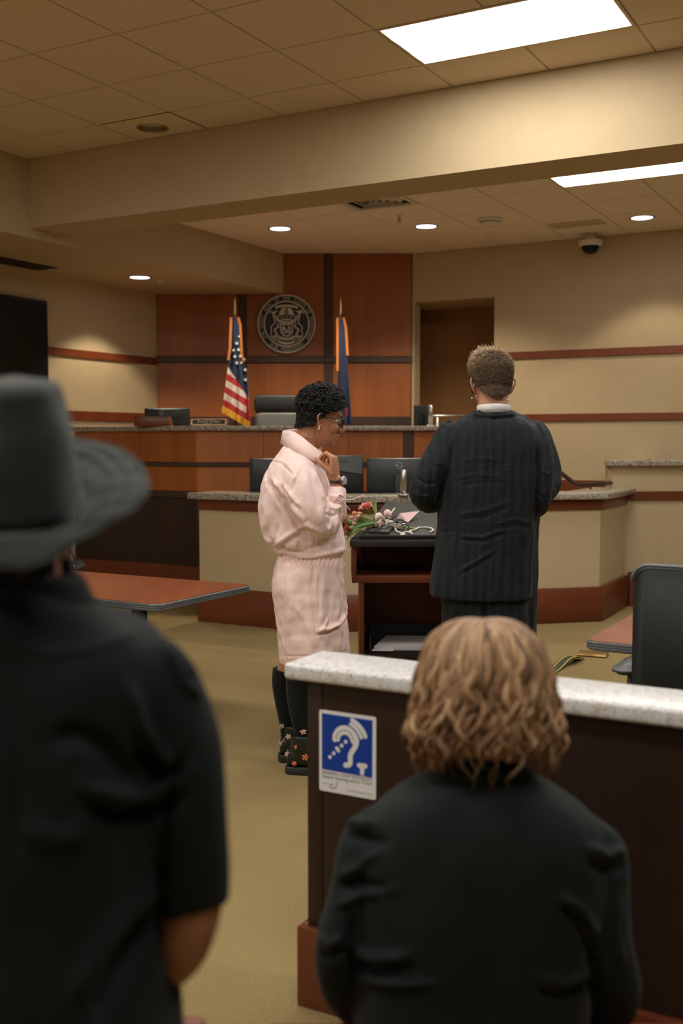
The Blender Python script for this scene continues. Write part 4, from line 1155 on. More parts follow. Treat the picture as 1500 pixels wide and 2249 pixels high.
# black tray and papers
t = empty('paper_tray', (xc, YPD + .22, zlo - .03), 'black open letter tray on the lower podium shelf', 'tray')
tx0, tx1 = pod(812, 1420).x, pod(812, 1420).x + .40
b = G().box(tx0, tx1, YPD + .06, YPD + .42, zlo - .029, zlo - .020); obj('tray_floor', b, 'rubber', t)
b = G().box(tx0, tx0 + .008, YPD + .06, YPD + .42, zlo - .020, zlo + .05)
obj('tray_side', b, 'rubber', t); obj('tray_side', G().box(tx1 - .008, tx1, YPD + .06, YPD + .42, zlo - .02, zlo + .05), 'rubber', t)
obj('tray_back', G().box(tx0 + .008, tx1 - .008, YPD + .412, YPD + .42, zlo - .02, zlo + .05), 'rubber', t)
q = pod(823, 1422)
b = G().prism([(q.x, YPD + .09), (q.x + .30, YPD + .07), (q.x + .34, YPD + .36), (q.x + .07, YPD + .38)], zlo - .0195, zlo - .003)
obj('paper_stack', b, 'paper', label='thick stack of white papers lying in the black podium tray', cat='paper')
b = G().prism([(q.x - .012, YPD + .055), (q.x + .09, YPD + .05), (q.x + .09, YPD + .089), (q.x - .005, YPD + .085)], zlo - .0195, zlo - .014)
obj('loose_sheet', b, 'paper', label='narrow white sheet sticking out in front of the paper stack', cat='paper')

# things on the podium
def on_desk(px, py, lift=0.0):
    """point on the sloping reading desk under a given view ray"""
    n = Vector((0, -(bz - zt - .014), .48)).normalized(); o = Vector((xc, YPD + .02, zt + .014)); r = ray(px, py); c0_ = Vector((0, 0, H))
    return c0_ + r * ((o - c0_).dot(n) / r.dot(n)) + n * lift
c = [on_desk(808, 1172), on_desk(853, 1174), on_desk(868, 1158), on_desk(828, 1153)]
up = Vector((0, -(bz - zt - .014), .48)).normalized()
b = G().add([p + up * .001 for p in c] + [p + up * .014 for p in c], [(3, 2, 1, 0), (4, 5, 6, 7), (0, 1, 5, 4), (1, 2, 6, 5), (2, 3, 7, 6), (3, 0, 4, 7)])
t = obj('black_booklet', b, 'podium_desk', bevel=.002, label='small black booklet lying under the bouquet on the podium', cat='booklet')
def b_quad(pts, h, name, m, **kw):
    b = G().add([p + up * h[0] for p in pts] + [p + up * h[1] for p in pts], [(3, 2, 1, 0), (4, 5, 6, 7), (0, 1, 5, 4), (1, 2, 6, 5), (2, 3, 7, 6), (3, 0, 4, 7)])
    return obj(name, b, m, **kw)
b_quad([on_desk(838, 1166), on_desk(850, 1164), on_desk(852, 1161.5), on_desk(841, 1162.5)], (.0142, .0150), 'cover_emblem', 'sign_grey', parent=t)
c = [on_desk(872, 1141), on_desk(897, 1149), on_desk(921, 1137), on_desk(878, 1140)]
b = G().add([c[0] + up * .004, c[1] + up * .003, c[2] + up * .035, c[3] + up * .03, c[0] + up * .007, c[1] + up * .006, c[2] + up * .037, c[3] + up * .033], [(3, 2, 1, 0), (4, 5, 6, 7), (0, 1, 5, 4), (1, 2, 6, 5), (2, 3, 7, 6), (3, 0, 4, 7)])
obj('pink_card', b, 'paper_pink', label='folded pink paper card with a pointed flap behind the bouquet', cat='card')
# string of pearls
t = empty('pearl_string', on_desk(885, 1172), 'heap of white pearl beads beside the bouquet handle', 'necklace')
pth = spline([tuple(on_desk(x, y, .006)) for x, y in ((868, 1162), (870, 1169), (878, 1173), (889, 1177), (880, 1178), (892, 1171), (902, 1174), (908, 1176), (900, 1170), (912, 1166), (920, 1162), (932, 1161), (946, 1163), (951, 1168), (944, 1172))], 9)
last = None
for i, p_ in enumerate(pth):
    p_ = Vector(p_)
    if last is None or (p_ - last).length > .0095:
        last = p_; b = G(); b.ball(tuple(p_ + Vector((0, 0, .001 * (i % 3)))), .0055, 8, 6); obj('bead', b, 'pearl', t, smooth=True)
# bouquet
bq = empty('bouquet', on_desk(835, 1165), 'bouquet of coral carnations with lace-wrapped stems lying across the podium', 'bouquet')
UZ = Vector((0, 0, 1))
def Q(px, py, Y): return PY(px, py, Y)
YB = YPD + .12
b = G(); ptube(b, [Q(846, 1148, YB), Q(866, 1152, YB), Q(884, 1156, YB), Q(893, 1161, YB)], [.016, .018, .017, .014], 14, 5)
obj('lace_wrap', b, 'lace', bq, smooth=True)
for i in range(9):
    dy = (i % 3 - 1) * 3.0; b = G()
    ptube(b, [Q(888, 1158 + dy * .5, YB + .01 * (i - 4) * .3), Q(915, 1163 + dy + i * .4, YB - .004 * (i - 4)), Q(950 + (i % 4) * 3, 1168 + dy * 1.2 + i * .5, YB - .01 * (i - 4))], [.0036, .0032, .003], 7, 4)
    obj('stem', b, 'stem_green', bq, smooth=True)
def carnation(px, py, Y, r, d, m='petal_coral', npet=26, seed=1):
    """ruffled petals around an axis d"""
    c = Q(px, py, Y); d = Vector(d).normalized(); rr = random.Random(seed)
    q = d.to_track_quat('Z', 'Y').to_matrix().to_4x4(); M = Matrix.Translation(c) @ q
    f = G()
    for k in range(npet):
        layer = k / npet; a = k * 2.399; L = r * (1.0 - .45 * layer); el = .25 + 1.15 * layer; P = []
        for i in range(5):
            u = i / 4; row = []
            for j in range(7):
                w = (j / 6 - .5) * 2; sp_ = r * (.12 + .55 * u) * w
                rad = L * u; ruff = .10 * r * u * math.sin(j * 2.9 + k * 1.7)
                x = rad * math.cos(el) ; z = rad * math.sin(el) + ruff + (.12 * r * rr.uniform(-1, 1) if i == 4 else 0)
                row.append(M @ Vector((x * math.cos(a) - sp_ * math.sin(a), x * math.sin(a) + sp_ * math.cos(a), z)))
            P.append(row)
        f.grid(P)
    obj('carnation', f, m, bq, smooth=True, norm=False)
    o = bpy.data.objects[-1] if False else None
    f = G(); f.lathe([(.003, -r * .95), (r * .26, -r * .75), (r * .34, -r * .3), (r * .42, .02 * r)], 12, M); obj('calyx', f, 'stem_green', bq, smooth=True)
    return c - d * r * .9
s1 = carnation(805, 1116, YB + .05, .036, (-.35, -.25, .85), seed=3)
s2 = carnation(760, 1146, YB - .02, .040, (-.9, -.2, .25), seed=5)
s3 = carnation(767, 1164, YB - .05, .032, (-.6, -.4, -.15), seed=9)
for s_, bend in ((s1, (822, 1136)), (s2, (800, 1148)), (s3, (800, 1155))):
    b = G(); ptube(b, [s_, Q(bend[0], bend[1], YB), Q(846, 1148, YB)], .0038, 7, 5); obj('stem', b, 'stem_green', bq, smooth=True)
for i, (x, y) in enumerate(((778, 1127), (772, 1137), (786, 1134), (781, 1142), (792, 1141), (776, 1150), (789, 1128))):
    b = G(); P = [Q(x, y, YB + .02 * math.sin(i * 2.1)), Q((x + 812) / 2, (y + 1142) / 2 + 2, YB), Q(830, 1146, YB)]
    ptube(b, P, .0022, 6, 4); obj('stem', b, 'stem_green', bq, smooth=True)
    b = G(); c_ = P[0]; b.ball(tuple(c_), (.012, .011, .010), 10, 6); obj('bud', b, 'petal_pink' if i % 2 else 'petal_coral', bq, smooth=True)
    b = G(); b.ball(tuple(c_ + Vector((.010, 0, -.002))), (.010, .008, .008), 8, 6); obj('calyx', b, 'stem_green', bq, smooth=True)
def leaf(P, w, m='leaf_green'):
    J = [Vector(p) for p in spline(P, 6)]; rows = []
    n = len(J)
    for i, p in enumerate(J):
        u = i / (n - 1); d = (J[min(i + 1, n - 1)] - J[max(i - 1, 0)]).normalized(); sd = d.cross(Vector((0, -.5, 1))).normalized()
        ww = w * math.sin(math.pi * min(1, .15 + .85 * u) ** .9) ** .8 if u < .999 else .0005
        nn = sd.cross(d).normalized()
        rows.append([p - sd * ww + nn * ww * .25, p - nn * ww * .15, p + sd * ww + nn * ww * .25])
    b = G(); b.grid(rows); o = obj('leaf', b, m, bq, smooth=True, norm=False); sm = o.modifiers.new('t', 'SOLIDIFY'); sm.thickness = .0012
leaf([Q(838, 1148, YB), Q(812, 1150, YB - .03), Q(782, 1158, YB - .06), Q(753, 1178, YB - .09)], .013)
leaf([Q(836, 1150, YB), Q(806, 1156, YB - .05), Q(775, 1172, YB - .08), Q(760, 1186, YB - .10)], .008, 'stem_green')
leaf([Q(838, 1146, YB), Q(806, 1144, YB), Q(770, 1153, YB), Q(750, 1163, YB)], .007, 'stem_green')
for i, x in enumerate((812, 816, 820, 823, 826)):
    leaf([Q(826 + i, 1140, YB + .02), Q(822 + i, 1122, YB + .05), Q(x, 1098 + (i % 2) * 4, YB + .09)], .0035, 'stem_green')
# pink satin bow around the stems
def petal(P, w, m='ribbon_pink', name='ribbon'):
    J = [Vector(p) for p in spline(P, 5)]; n = len(J); rows = []
    for i, p in enumerate(J):
        u = i / (n - 1); ww = w[0] + (w[1] - w[0]) * math.sin(math.pi * u)
        rows.append([p + Vector((0, -ww * .2, -ww)), p + Vector((.004, -ww * .9, 0)), p + Vector((0, -ww * .2, ww))])
    b = G(); b.grid(rows); o = obj(name, b, m, bq, smooth=True, norm=False); sm = o.modifiers.new('t', 'SOLIDIFY'); sm.thickness = .0015
petal([Q(846, 1146, YB), Q(836, 1134, YB - .03), Q(825, 1138, YB - .05), Q(824, 1150, YB - .04), Q(842, 1150, YB - .01)], (.008, .020))
petal([Q(846, 1147, YB), Q(843, 1131, YB), Q(852, 1126, YB - .01), Q(858, 1132, YB - .02), Q(850, 1144, YB)], (.006, .016))
petal([Q(838, 1140, YB - .02), Q(832, 1150, YB - .05), Q(834, 1156, YB - .05)], (.010, .018))
petal([Q(848, 1146, YB), Q(858, 1128, YB + .02), Q(866, 1116, YB + .06)], (.002, .005))
for P in ([(848, 1138), (862, 1142), (872, 1148), (888, 1147), (880, 1140), (868, 1146)], [(852, 1150), (872, 1146), (884, 1152), (896, 1154), (884, 1160)], [(868, 1132), (862, 1140), (872, 1150)], [(880, 1157), (889, 1152), (900, 1156)]):
    b = G(); ptube(b, [Q(x, y, YB - .025) for x, y in P], .0022, 6, 6); obj('cord', b, 'strap_black', bq, smooth=True)

# ---------------------------------------------------------------- front barrier
ZK = .914
cF = PZ(621, 1456, ZK); a0, b0 = toAB(cF); a1 = toAB(PZ(725, 1429, ZK))[0]; wB = a1 - a0
bR = b0 - 3.4
t = empty('barrier', rm((a0 + a1) / 2, (b0 + bR) / 2, 0), 'dark wood barrier with pale granite cap behind the seated curly-haired person', 'barrier')
obj('cap', rbox(a0, a1, bR, b0, ZK - .043, ZK), 'granite_pale', t, bevel=.012, seg=3)
pA = toAB(PY(661, 1520, 2.86)); 
pin = .035; bl = b0 - .052
obj('panel_core', rbox(a0 + pin + .012, a1 - pin, bR, bl - .012, .0, ZK - .044), 'dark_wood', t)
obj('corner_post', rbox(a0 + pin, a1 - pin + .003, bl - .045, bl, .0, ZK - .044), 'dark_wood', t, bevel=.003)
for k in range(3):
    b1_ = bl - .047 - k * 1.08
    obj('panel', rbox(a0 + pin + .002, a0 + pin + .014, b1_ - 1.077, b1_, .20, ZK - .046), 'dark_wood', t)
zbb = rayA(648, 2024, a0 + pin).z
obj('baseboard', rbox(a0 + pin - .022, a0 + pin + .002, bR, bl + .02, 0, zbb), 'base_wood', t, bevel=.003)
obj('baseboard', rbox(a0 + pin + .002, a1 - pin, bl + .002, bl + .02, 0, zbb), 'base_wood', t, bevel=.003)
# hearing loop sign
A_S = a0 + pin + .0018
cn = [rayA(x, y, A_S) for x, y in ((700, 1559), (825, 1573), (828, 1755), (704, 1737))]
o0 = (cn[3] + cn[0]) / 2; W_ = ((cn[1] - cn[0]).xy.length + (cn[2] - cn[3]).xy.length) / 2; z1_ = (cn[0].z + cn[1].z) / 2; z0_ = (cn[2].z + cn[3].z) / 2; Hh = z1_ - z0_
org = Vector((cn[0].x + (cn[3].x - cn[0].x) * .5, cn[0].y + (cn[3].y - cn[0].y) * .5, z0_))
M = Matrix.Translation(org) @ Matrix.Rotation(-RA, 4, 'Z') @ Matrix.Rotation(math.pi / 2, 4, 'X')      # x right, y up, z towards the viewer
t = empty('hearing_loop_sign', org, 'blue and white hearing loop sign with white ear symbol on the dark barrier', 'sign')
b = G(); r = .006; P = []
for cx_, cy_, a_ in ((W_ - r, r, 270), (W_ - r, Hh - r, 0), (r, Hh - r, 90), (r, r, 180)):
    for k in range(4): q = math.radians(a_ + k * 30); P.append((cx_ + r * math.cos(q), cy_ + r * math.sin(q)))
b.prism(P, 0, .002, M); obj('plate', b, 'sign_white', t)
# crop coordinates of the sign -> unit square
TLc, TRc, BRc, BLc = (172, 165), (1285, 290), (1310, 1895), (205, 1720)
def sg(x, y):
    u = .5; v = .5
    for _ in range(12):
        px_ = (1 - u) * ((1 - v) * TLc[0] + v * BLc[0]) + u * ((1 - v) * TRc[0] + v * BRc[0])
        py_ = (1 - u) * ((1 - v) * TLc[1] + v * BLc[1]) + u * ((1 - v) * TRc[1] + v * BRc[1])
        u += (x - px_) / 1110; v += (y - (py_)) / 1580 - (x - px_) / 1110 * .09
    return (u * W_, (1 - v) * Hh)
b = G(); b.prism([sg(228, 235), sg(1220, 352), sg(1232, 1462), sg(250, 1310)], .002, .0026, M); obj('blue_field', b, 'sign_blue', t)
uu = W_ / 1110
def mark(name, pts, w, m='sign_white', z=(.0026, .0032), k=6, rnd=True):
    b = G(); J = [sg(*p_) for p_ in pts]; J = [tuple(q) for q in spline(J, k)] if len(J) > 2 else J
    b.stroke(J, w * uu, z[0], z[1], M)
    if rnd:
        for q in (J[0], J[-1]): b.prism([(q[0] + w * uu / 2 * math.cos(2 * math.pi * i / 14), q[1] + w * uu / 2 * math.sin(2 * math.pi * i / 14)) for i in range(14)], z[0] - .0001, z[1] - .00005, M)
    obj(name, b, m, t)
mark('ear_mark', [(497, 735), (505, 650), (560, 560), (650, 515), (760, 530), (860, 620), (915, 720), (920, 810), (880, 900), (830, 980), (805, 1060), (812, 1150), (790, 1215), (720, 1228)], 92)
mark('ear_mark', [(560, 742), (580, 660), (640, 612), (710, 605), (780, 640), (830, 720), (852, 778)], 66)
mark('ear_mark', [(528, 735), (545, 650), (600, 580), (690, 558), (780, 590), (840, 665), (872, 760)], 22, 'sign_grey', (.0026, .0034), rnd=False)
mark('wave_mark', [(830, 355), (910, 410), (1000, 500), (1060, 590), (1090, 665)], 76)
mark('wave_mark', [(805, 435), (870, 480), (945, 560), (990, 640), (1008, 685)], 66)
for x, y in ((712, 776), (635, 852), (482, 1003), (408, 1077)):
    b = G(); c_ = sg(x, y); b.prism([(c_[0] + 34 * uu * math.cos(2 * math.pi * i / 18), c_[1] + 34 * uu * math.sin(2 * math.pi * i / 18)) for i in range(18)], .0026, .0032, M); obj('dot', b, 'sign_white', t)
mark('dot_bar', [(540, 905), (575, 950)], 66)
mark('letter', [(980, 1225), (1100, 1238)], 82); mark('letter', [(1040, 1235), (1042, 1375)], 82)
def sign_text(s_, x, y, x2, y2, m='sign_ink'):
    b = G(); p0_, p1_ = Vector(sg(x, y)), Vector(sg(x2, y2)); w_ = (p1_ - p0_).length
    v_, f_ = text_geo(s_, 1.0, 'LEFT'); L_ = max(q[0] for q in v_); sz = w_ / L_
    a_ = math.atan2(p1_.y - p0_.y, p1_.x - p0_.x)
    b.add([(q[0] * sz, q[1] * sz, 0) for q in v_], f_, M @ Matrix.Translation((p0_.x, p0_.y, .0027)) @ Matrix.Rotation(a_, 4, 'Z'))
    obj('lettering', b, m, t)
sign_text('HEARING LOOP INSTALLED', 255, 1395, 1225, 1530); sign_text('Switch hearing aid to T-coil', 255, 1475, 1225, 1610)
sign_text('hearing', 260, 1585, 400, 1605, 'sign_grey'); sign_text('www.hearingloop.org', 740, 1730, 1240, 1800, 'sign_grey')
mark('swirl', [(545, 1560), (555, 1610), (520, 1665), (460, 1680), (420, 1650), (440, 1610), (480, 1605)], 26, 'sign_grey', (.002, .0025), rnd=False)

# ---------------------------------------------------------------- floor box and strap
p = PZ(1302, 1440, .0); M = Matrix.Translation(p) @ Matrix.Rotation(-RA + .12, 4, 'Z')
t = empty('floor_outlet', p, 'brass floor outlet cover standing slightly open on the carpet at right', 'outlet')
b = G(); b.box(-.10, .10, -.055, .055, 0, .010, M); obj('frame', b, 'black_plastic', t, bevel=.003)
b = G(); b.box(-.10, .10, -.06, .055, .011, .019, M @ Matrix.Rotation(.12, 4, 'X')); obj('lid', b, 'brass', t, bevel=.003)
p = PZ(1240, 1452, 0)
t = empty('strap', p, 'black strap with yellow edge stripes looped on the carpet at right', 'strap')
def ribbon(P, w, name, m, zoff=0.0, off=0.0):
    J = [Vector(q) for q in spline(P, 6)]; rows = []; n = len(J)
    for i, q in enumerate(J):
        d = (J[min(i + 1, n - 1)] - J[max(i - 1, 0)]); d.z = 0; d.normalize(); sd = Vector((-d.y, d.x, 0))
        rows.append([q + sd * (off - w / 2) + UZ * zoff, q + sd * (off + w / 2) + UZ * zoff, q + sd * (off + w / 2) + UZ * (zoff + .004), q + sd * (off - w / 2) + UZ * (zoff + .004)])
    obj(name, G().loft(rows), m, t)
SPT = [PZ(1205, 1480, 0.002), PZ(1222, 1468, .006), PZ(1240, 1450, .035), PZ(1255, 1443, .045), PZ(1272, 1446, .004)]
ribbon(SPT, .075, 'webbing', 'strap_black')
ribbon(SPT, .006, 'stripe', 'strap_yellow', .003, .022); ribbon(SPT, .006, 'stripe', 'strap_yellow', .003, -.030)
# pews the onlookers sit and stand at
def pew(a_seat, b0_, b1_, label, back):
    t = empty('pew', rm(a_seat, (b0_ + b1_) / 2, 0), label, 'pew')
    obj('seat', rbox(a_seat - .2, a_seat + .2, b0_, b1_, .42, .45), 'base_wood', t, bevel=.008)
    for bb in (b0_ + .02, b1_ - .06):
        obj('end_panel', rbox(a_seat - .19, a_seat + .19, bb, bb + .04, 0, .42), 'base_wood', t)
    if back: obj('backrest', rbox(a_seat + .2, a_seat + .235, b0_, b1_, .2, back), 'base_wood', t, bevel=.01)
    return t
# ---------------------------------------------------------------- people
def Rmat(yaw, pitch=0.0, roll=0.0):
    return Matrix.Rotation(yaw, 4, 'Z') @ Matrix.Rotation(pitch, 4, 'Y') @ Matrix.Rotation(roll, 4, 'X')
HEAD = [(-.126, .066, .022, .016), (-.118, .084, .004, .032), (-.098, .091, -.030, .046), (-.072, .090, -.056, .055), (-.042, .090, -.076, .062),
        (-.012, .090, -.089, .067), (.018, .090, -.095, .0715), (.048, .093, -.097, .0745), (.076, .083, -.090, .0715), (.098, .062, -.073, .060), (.113, .034, -.046, .040), (.119, .006, -.016, .014)]
def head_geo(M, s=1.0, ears=True):
    """local x = face direction, z = up, origin between the ears"""
    g = G(); rings = []
    rows = resample([(a, b, c, d) for a, b, c, d in HEAD], 3)
    for z, fx, bx, hw, _ in rows:
        ring = []; cx_ = (fx + bx) / 2 * .6 + bx * .0; cx_ = (fx + bx) / 2; cx_ = min(cx_, .01)
        for k in range(40):
            t = 2 * math.pi * k / 40; c, s_ = math.cos(t), math.sin(t)
            x = cx_ + (fx - cx_ if c > 0 else cx_ - bx) * math.copysign(abs(c) ** .9, c)
            y = hw * math.copysign(abs(s_) ** (.95 if c > 0 else .85), s_)
            ring.append((x * s, y * s, z * s))
        rings.append(ring)
    g.loft(rings, True, M)
    T = lambda p: M @ Vector((p[0] * s, p[1] * s, p[2] * s))
    g.tube([T((.088, 0, .012)), T((.102, 0, -.010)), T((.117, 0, -.030)), T((.119, 0, -.040)), T((.098, 0, -.048))], [.007 * s, .009 * s, .011 * s, .012 * s, .008 * s], 12)
    for y in (-1, 1):
        g.ball((0, 0, 0), (.011 * s, .008 * s, .009 * s), 10, 6, M @ Matrix.Translation((.098 * s, y * .012 * s, -.041 * s)))
        g.ball((0, 0, 0), (.030 * s, .022 * s, .026 * s), 12, 8, M @ Matrix.Translation((.058 * s, y * .036 * s, -.035 * s)))
        g.ball((0, 0, 0), (.014 * s, .026 * s, .008 * s), 12, 6, M @ Matrix.Translation((.084 * s, y * .030 * s, .026 * s)))
    g.ball((0, 0, 0), (.014 * s, .022 * s, .0078 * s), 12, 6, M @ Matrix.Translation((.093 * s, 0, -.067 * s)))
    g.ball((0, 0, 0), (.014 * s, .019 * s, .0080 * s), 12, 6, M @ Matrix.Translation((.092 * s, 0, -.081 * s)))
    g.ball((0, 0, 0), (.020 * s, .024 * s, .018 * s), 12, 8, M @ Matrix.Translation((.074 * s, 0, -.106 * s)))
    if ears:
        for y in (-1, 1):
            E_ = M @ Matrix.Translation((-.010 * s, y * .070 * s, -.012 * s)) @ Matrix.Rotation(-y * .45, 4, 'Z') @ Matrix.Rotation(-.18, 4, 'Y')
            pts = [(.010, 0, -.026), (.002, y * .004, -.031), (-.008, y * .006, -.024), (-.015, y * .010, -.008), (-.019, y * .013, .008), (-.017, y * .013, .022), (-.006, y * .011, .030), (.007, y * .007, .026), (.012, y * .002, .014)]
            P = spline([tuple(Vector(p) * s) for p in pts], 4)
            g.tube([E_ @ Vector(p) for p in P], .0042 * s, 8)
            g.ball((0, 0, 0), (.012 * s, .0035 * s, .022 * s), 12, 8, E_ @ Matrix.Translation((-.003 * s, y * .003 * s, .002 * s)))
            g.ball((0, 0, 0), (.008 * s, .0045 * s, .009 * s), 10, 6, E_ @ Matrix.Translation((.000, y * .004 * s, -.024 * s)))
            g.ball((0, 0, 0), (.005 * s, .004 * s, .007 * s), 8, 6, E_ @ Matrix.Translation((.010 * s, y * .003 * s, .000)))
    return g
def eyes(M, s, root):
    for y in (-1, 1):
        e_ = G(); e_.ball((0, 0, 0), .0118 * s, 14, 10, M @ Matrix.Translation((.0730 * s, y * .031 * s, .001 * s))); eo = obj('eye', e_, 'eye_white', root, smooth=True)
        e_ = G(); e_.ball((0, 0, 0), (.003 * s, .0055 * s, .0055 * s), 12, 8, M @ Matrix.Translation((.0838 * s, y * .031 * s, .000 * s))); obj('iris', e_, 'eye_dark', eo, smooth=True)
def sockets(me, M, s):
    co, no = get_co(me); Mi = np.array(M.inverted()); L = co @ Mi[:3, :3].T + Mi[:3, 3]; L /= s
    d = np.zeros(len(co))
    for y in (-1, 1):
        r2 = ((L[:, 1] - y * .031) / .015) ** 2 + ((L[:, 2] - .003) / .010) ** 2
        d += np.where(L[:, 0] > .05, .007 * np.exp(-r2), 0)
    fw = np.array(M.to_3x3() @ Vector((1, 0, 0)))
    set_co(me, co - fw * (d * s)[:, None])
FING = [(.088, .0285, .070, .0086, .10), (.092, .0095, .079, .0090, .03), (.089, -.0100, .073, .0085, -.04), (.082, -.0275, .057, .0075, -.13)]
def hand_geo(M, curls, thumb=(.5, .35), s=1.0, spread=1.0):
    """local x = fingers, y = thumb side, z = back of the hand; curls = (mcp, pip, dip) per finger"""
    g = G(); T = lambda p: M @ (Vector(p) * s); rings = []
    for x, yc, w, th in ((-.03, .0, .027, .020), (0, .0, .028, .0185), (.02, .003, .034, .0165), (.045, .001, .0405, .0155), (.07, .0, .0420, .0140), (.088, .0, .0405, .0120), (.096, 0, .037, .0085)):
        rings.append([T((x, yc + w * math.copysign(abs(math.cos(t)) ** .8, math.cos(t)), th * math.copysign(abs(math.sin(t)) ** .8, math.sin(t)))) for t in [2 * math.pi * k / 20 for k in range(20)]])
    g.loft(rings)
    for (bx, by, L, r, sp_), cu in zip(FING, curls):
        p = Vector((bx - .012, by, .001)); a = 0.0; P = [p]; R_ = [r * 1.08]; yaw = sp_ * spread
        p = p + Vector((.012, 0, 0)); P.append(p); R_.append(r * 1.05)
        for seg, cv in zip((.46, .30, .24), cu):
            a += cv; d = Vector((math.cos(a) * math.cos(yaw), math.sin(yaw), -math.sin(a)))
            P.append(p + d * L * seg * .5); R_.append(r * .93); p = p + d * L * seg; P.append(p); R_.append(r * (1.0 if seg > .25 else .72))
            r *= .93
        g.tube([T(q) for q in P], [q * s for q in R_], 12)
        g.ball(tuple(T(P[-1])), R_[-1] * s, 10, 6)
    p = Vector((.016, .024, -.004)); P = [p]; R_ = [.0135]; a, b = thumb
    for L, r, da in ((.040, .0118, 0), (.032, .0105, .25), (.026, .0085, .3)):
        d = Vector((math.cos(a) * .95, math.sin(a), -b)).normalized(); p = p + d * L; P.append(p); R_.append(r); a -= da; b += da * .6
    g.tube([T(q) for q in P], [q * s for q in R_], 12); g.ball(tuple(T(P[-1])), R_[-1] * s, 10, 6)
    return g
RELAX = [(.35, .45, .3)] * 4
FIST = [(1.0, 1.25, .6), (1.05, 1.3, .65), (1.1, 1.3, .65), (1.15, 1.3, .65)]
def frame(o, f, d):
    """matrix with x along f (fingers) and z along d (back of hand)"""
    x = Vector(f).normalized(); z = Vector(d); z = (z - x * z.dot(x)).normalized(); y = z.cross(x)
    return Matrix.Translation(Vector(o)) @ Matrix((x, y, z)).transposed().to_4x4()
def body(root, skin, pieces):
    ms = []
    for g, vox, sm, fn in pieces:
        me = remesh(g, vox, sm)
        if fn: fn(me)
        ms.append(me)
    o = obj('body', join_meshes(ms), skin, root, smooth=True)
    return o
def cloth(root, name, g, vox, m, sm=3, fold=None, rip=None, label=None):
    me = remesh(g, vox, sm)
    if rip: ripple(me, *rip)
    if fold: folds(me, fold)
    return obj(name, me, m, root, smooth=True, label=label)

# ============ person in the pink shirt
Y0 = 4.80
pink = empty('person', PY(665, 1690, 4.80) * 1.0, 'person in pale pink shirt and wide shorts with glasses, facing right, hand at collar', 'person')
pink.location.z = 0; WL[pink.name] = Vector(pink.location)
HMp = Matrix.Translation(PY(700, 917, 4.80)) @ Rmat(.24, .16, .05)
SCp = 1.0
hg = head_geo(HMp, SCp)
NB = PY(668, 985, 4.82)
hg.tube([HMp @ Vector((-.030, 0, -.03)), HMp @ Vector((-.032, 0, -.085)), PY(677, 972, 4.81), NB, PY(662, 1020, 4.82)], [.056, .055, .056, .062, .085], 20)
# right arm and hand (nearest), left arm and hand beyond
hand_r = frame(PY(737, 1050, 4.635), (-.10, .05, 1), (.92, -.30, .15))
gr = hand_geo(hand_r, [(.85, 1.15, .5), (.95, 1.2, .6), (1.0, 1.2, .6), (1.1, 1.2, .6)], thumb=(.25, .75), s=1.0)
limb(gr, [(737, 1049, 4.636, .026), (741, 1075, 4.63, .029), (735, 1120, 4.61, .036)], 16)
hand_l = frame(PY(722, 1052, 4.80), (-.25, -.05, 1), (.95, .25, .10))
gl = hand_geo(hand_l, [(.8, 1.1, .5)] * 4, thumb=(.3, .6), s=.98)
# mirrored thumb side for a left hand
gl2 = G(); hl = hand_l.inverted(); FLY = hand_l @ Matrix.Diagonal((1, -1, 1, 1)) @ hl
gl2.add([FLY @ Vector(p) for p in gl.v], [tuple(reversed(f)) for f in gl.f])
limb(gl2, [(722, 1052, 4.80, .026), (733, 1085, 4.84, .029), (738, 1120, 4.88, .035)], 16)
tg = G(); tg.loft(pxrings([(1010, 630, 700, .12), (1060, 590, 715, .16), (1150, 590, 738, .15), (1215, 622, 738, .13), (1300, 615, 740, .16), (1390, 622, 745, .16)], Y0))
limb(tg, [(655, 1370, 4.91, .075), (646, 1425, 4.91, .062), (637, 1458, 4.92, .0505), (626, 1500, 4.93, .050), (633, 1590, 4.93, .036), (638, 1650, 4.93, .036)], 18)
limb(tg, [(675, 1370, 4.72, .085), (668, 1440, 4.72, .070), (660, 1490, 4.72, .054), (657, 1530, 4.72, .052), (664, 1600, 4.73, .036), (668, 1640, 4.74, .030)], 18)
body(pink, 'skin_tan', [(hg, .0032, 2, lambda me: sockets(me, HMp, SCp)), (gr, .0026, 3, None), (gl2, .003, 2, None), (tg, .009, 2, None)])
eyes(HMp, SCp, pink)
# shirt
sg_ = G()
sg_.loft(pxrings(resample([(974, 632, 688, .060), (984, 619, 695, .088), (1001, 607, 702, .135, .0), (1025, 592, 712, .180), (1055, 577, 722, .195), (1090, 570, 735, .190), (1125, 568, 745, .182), (1155, 571, 752, .176), (1178, 577, 757, .172), (1198, 590, 759, .165), (1212, 604, 758, .155), (1222, 628, 748, .142)], 3), Y0, 44, .88))
limb(sg_, [(642, 1024, 4.72, .055), (656, 1042, 4.645, .073), (668, 1080, 4.600, .080), (690, 1125, 4.585, .072), (712, 1152, 4.595, .056), (730, 1138, 4.605, .046), (737, 1108, 4.615, .042), (741, 1082, 4.625, .038), (742, 1070, 4.63, .034)], 24)
limb(sg_, [(652, 1024, 4.90, .055), (668, 1042, 4.975, .070), (690, 1080, 5.00, .072), (716, 1135, 5.00, .060), (738, 1130, 4.93, .046), (739, 1100, 4.87, .040), (735, 1082, 4.845, .036)], 20)
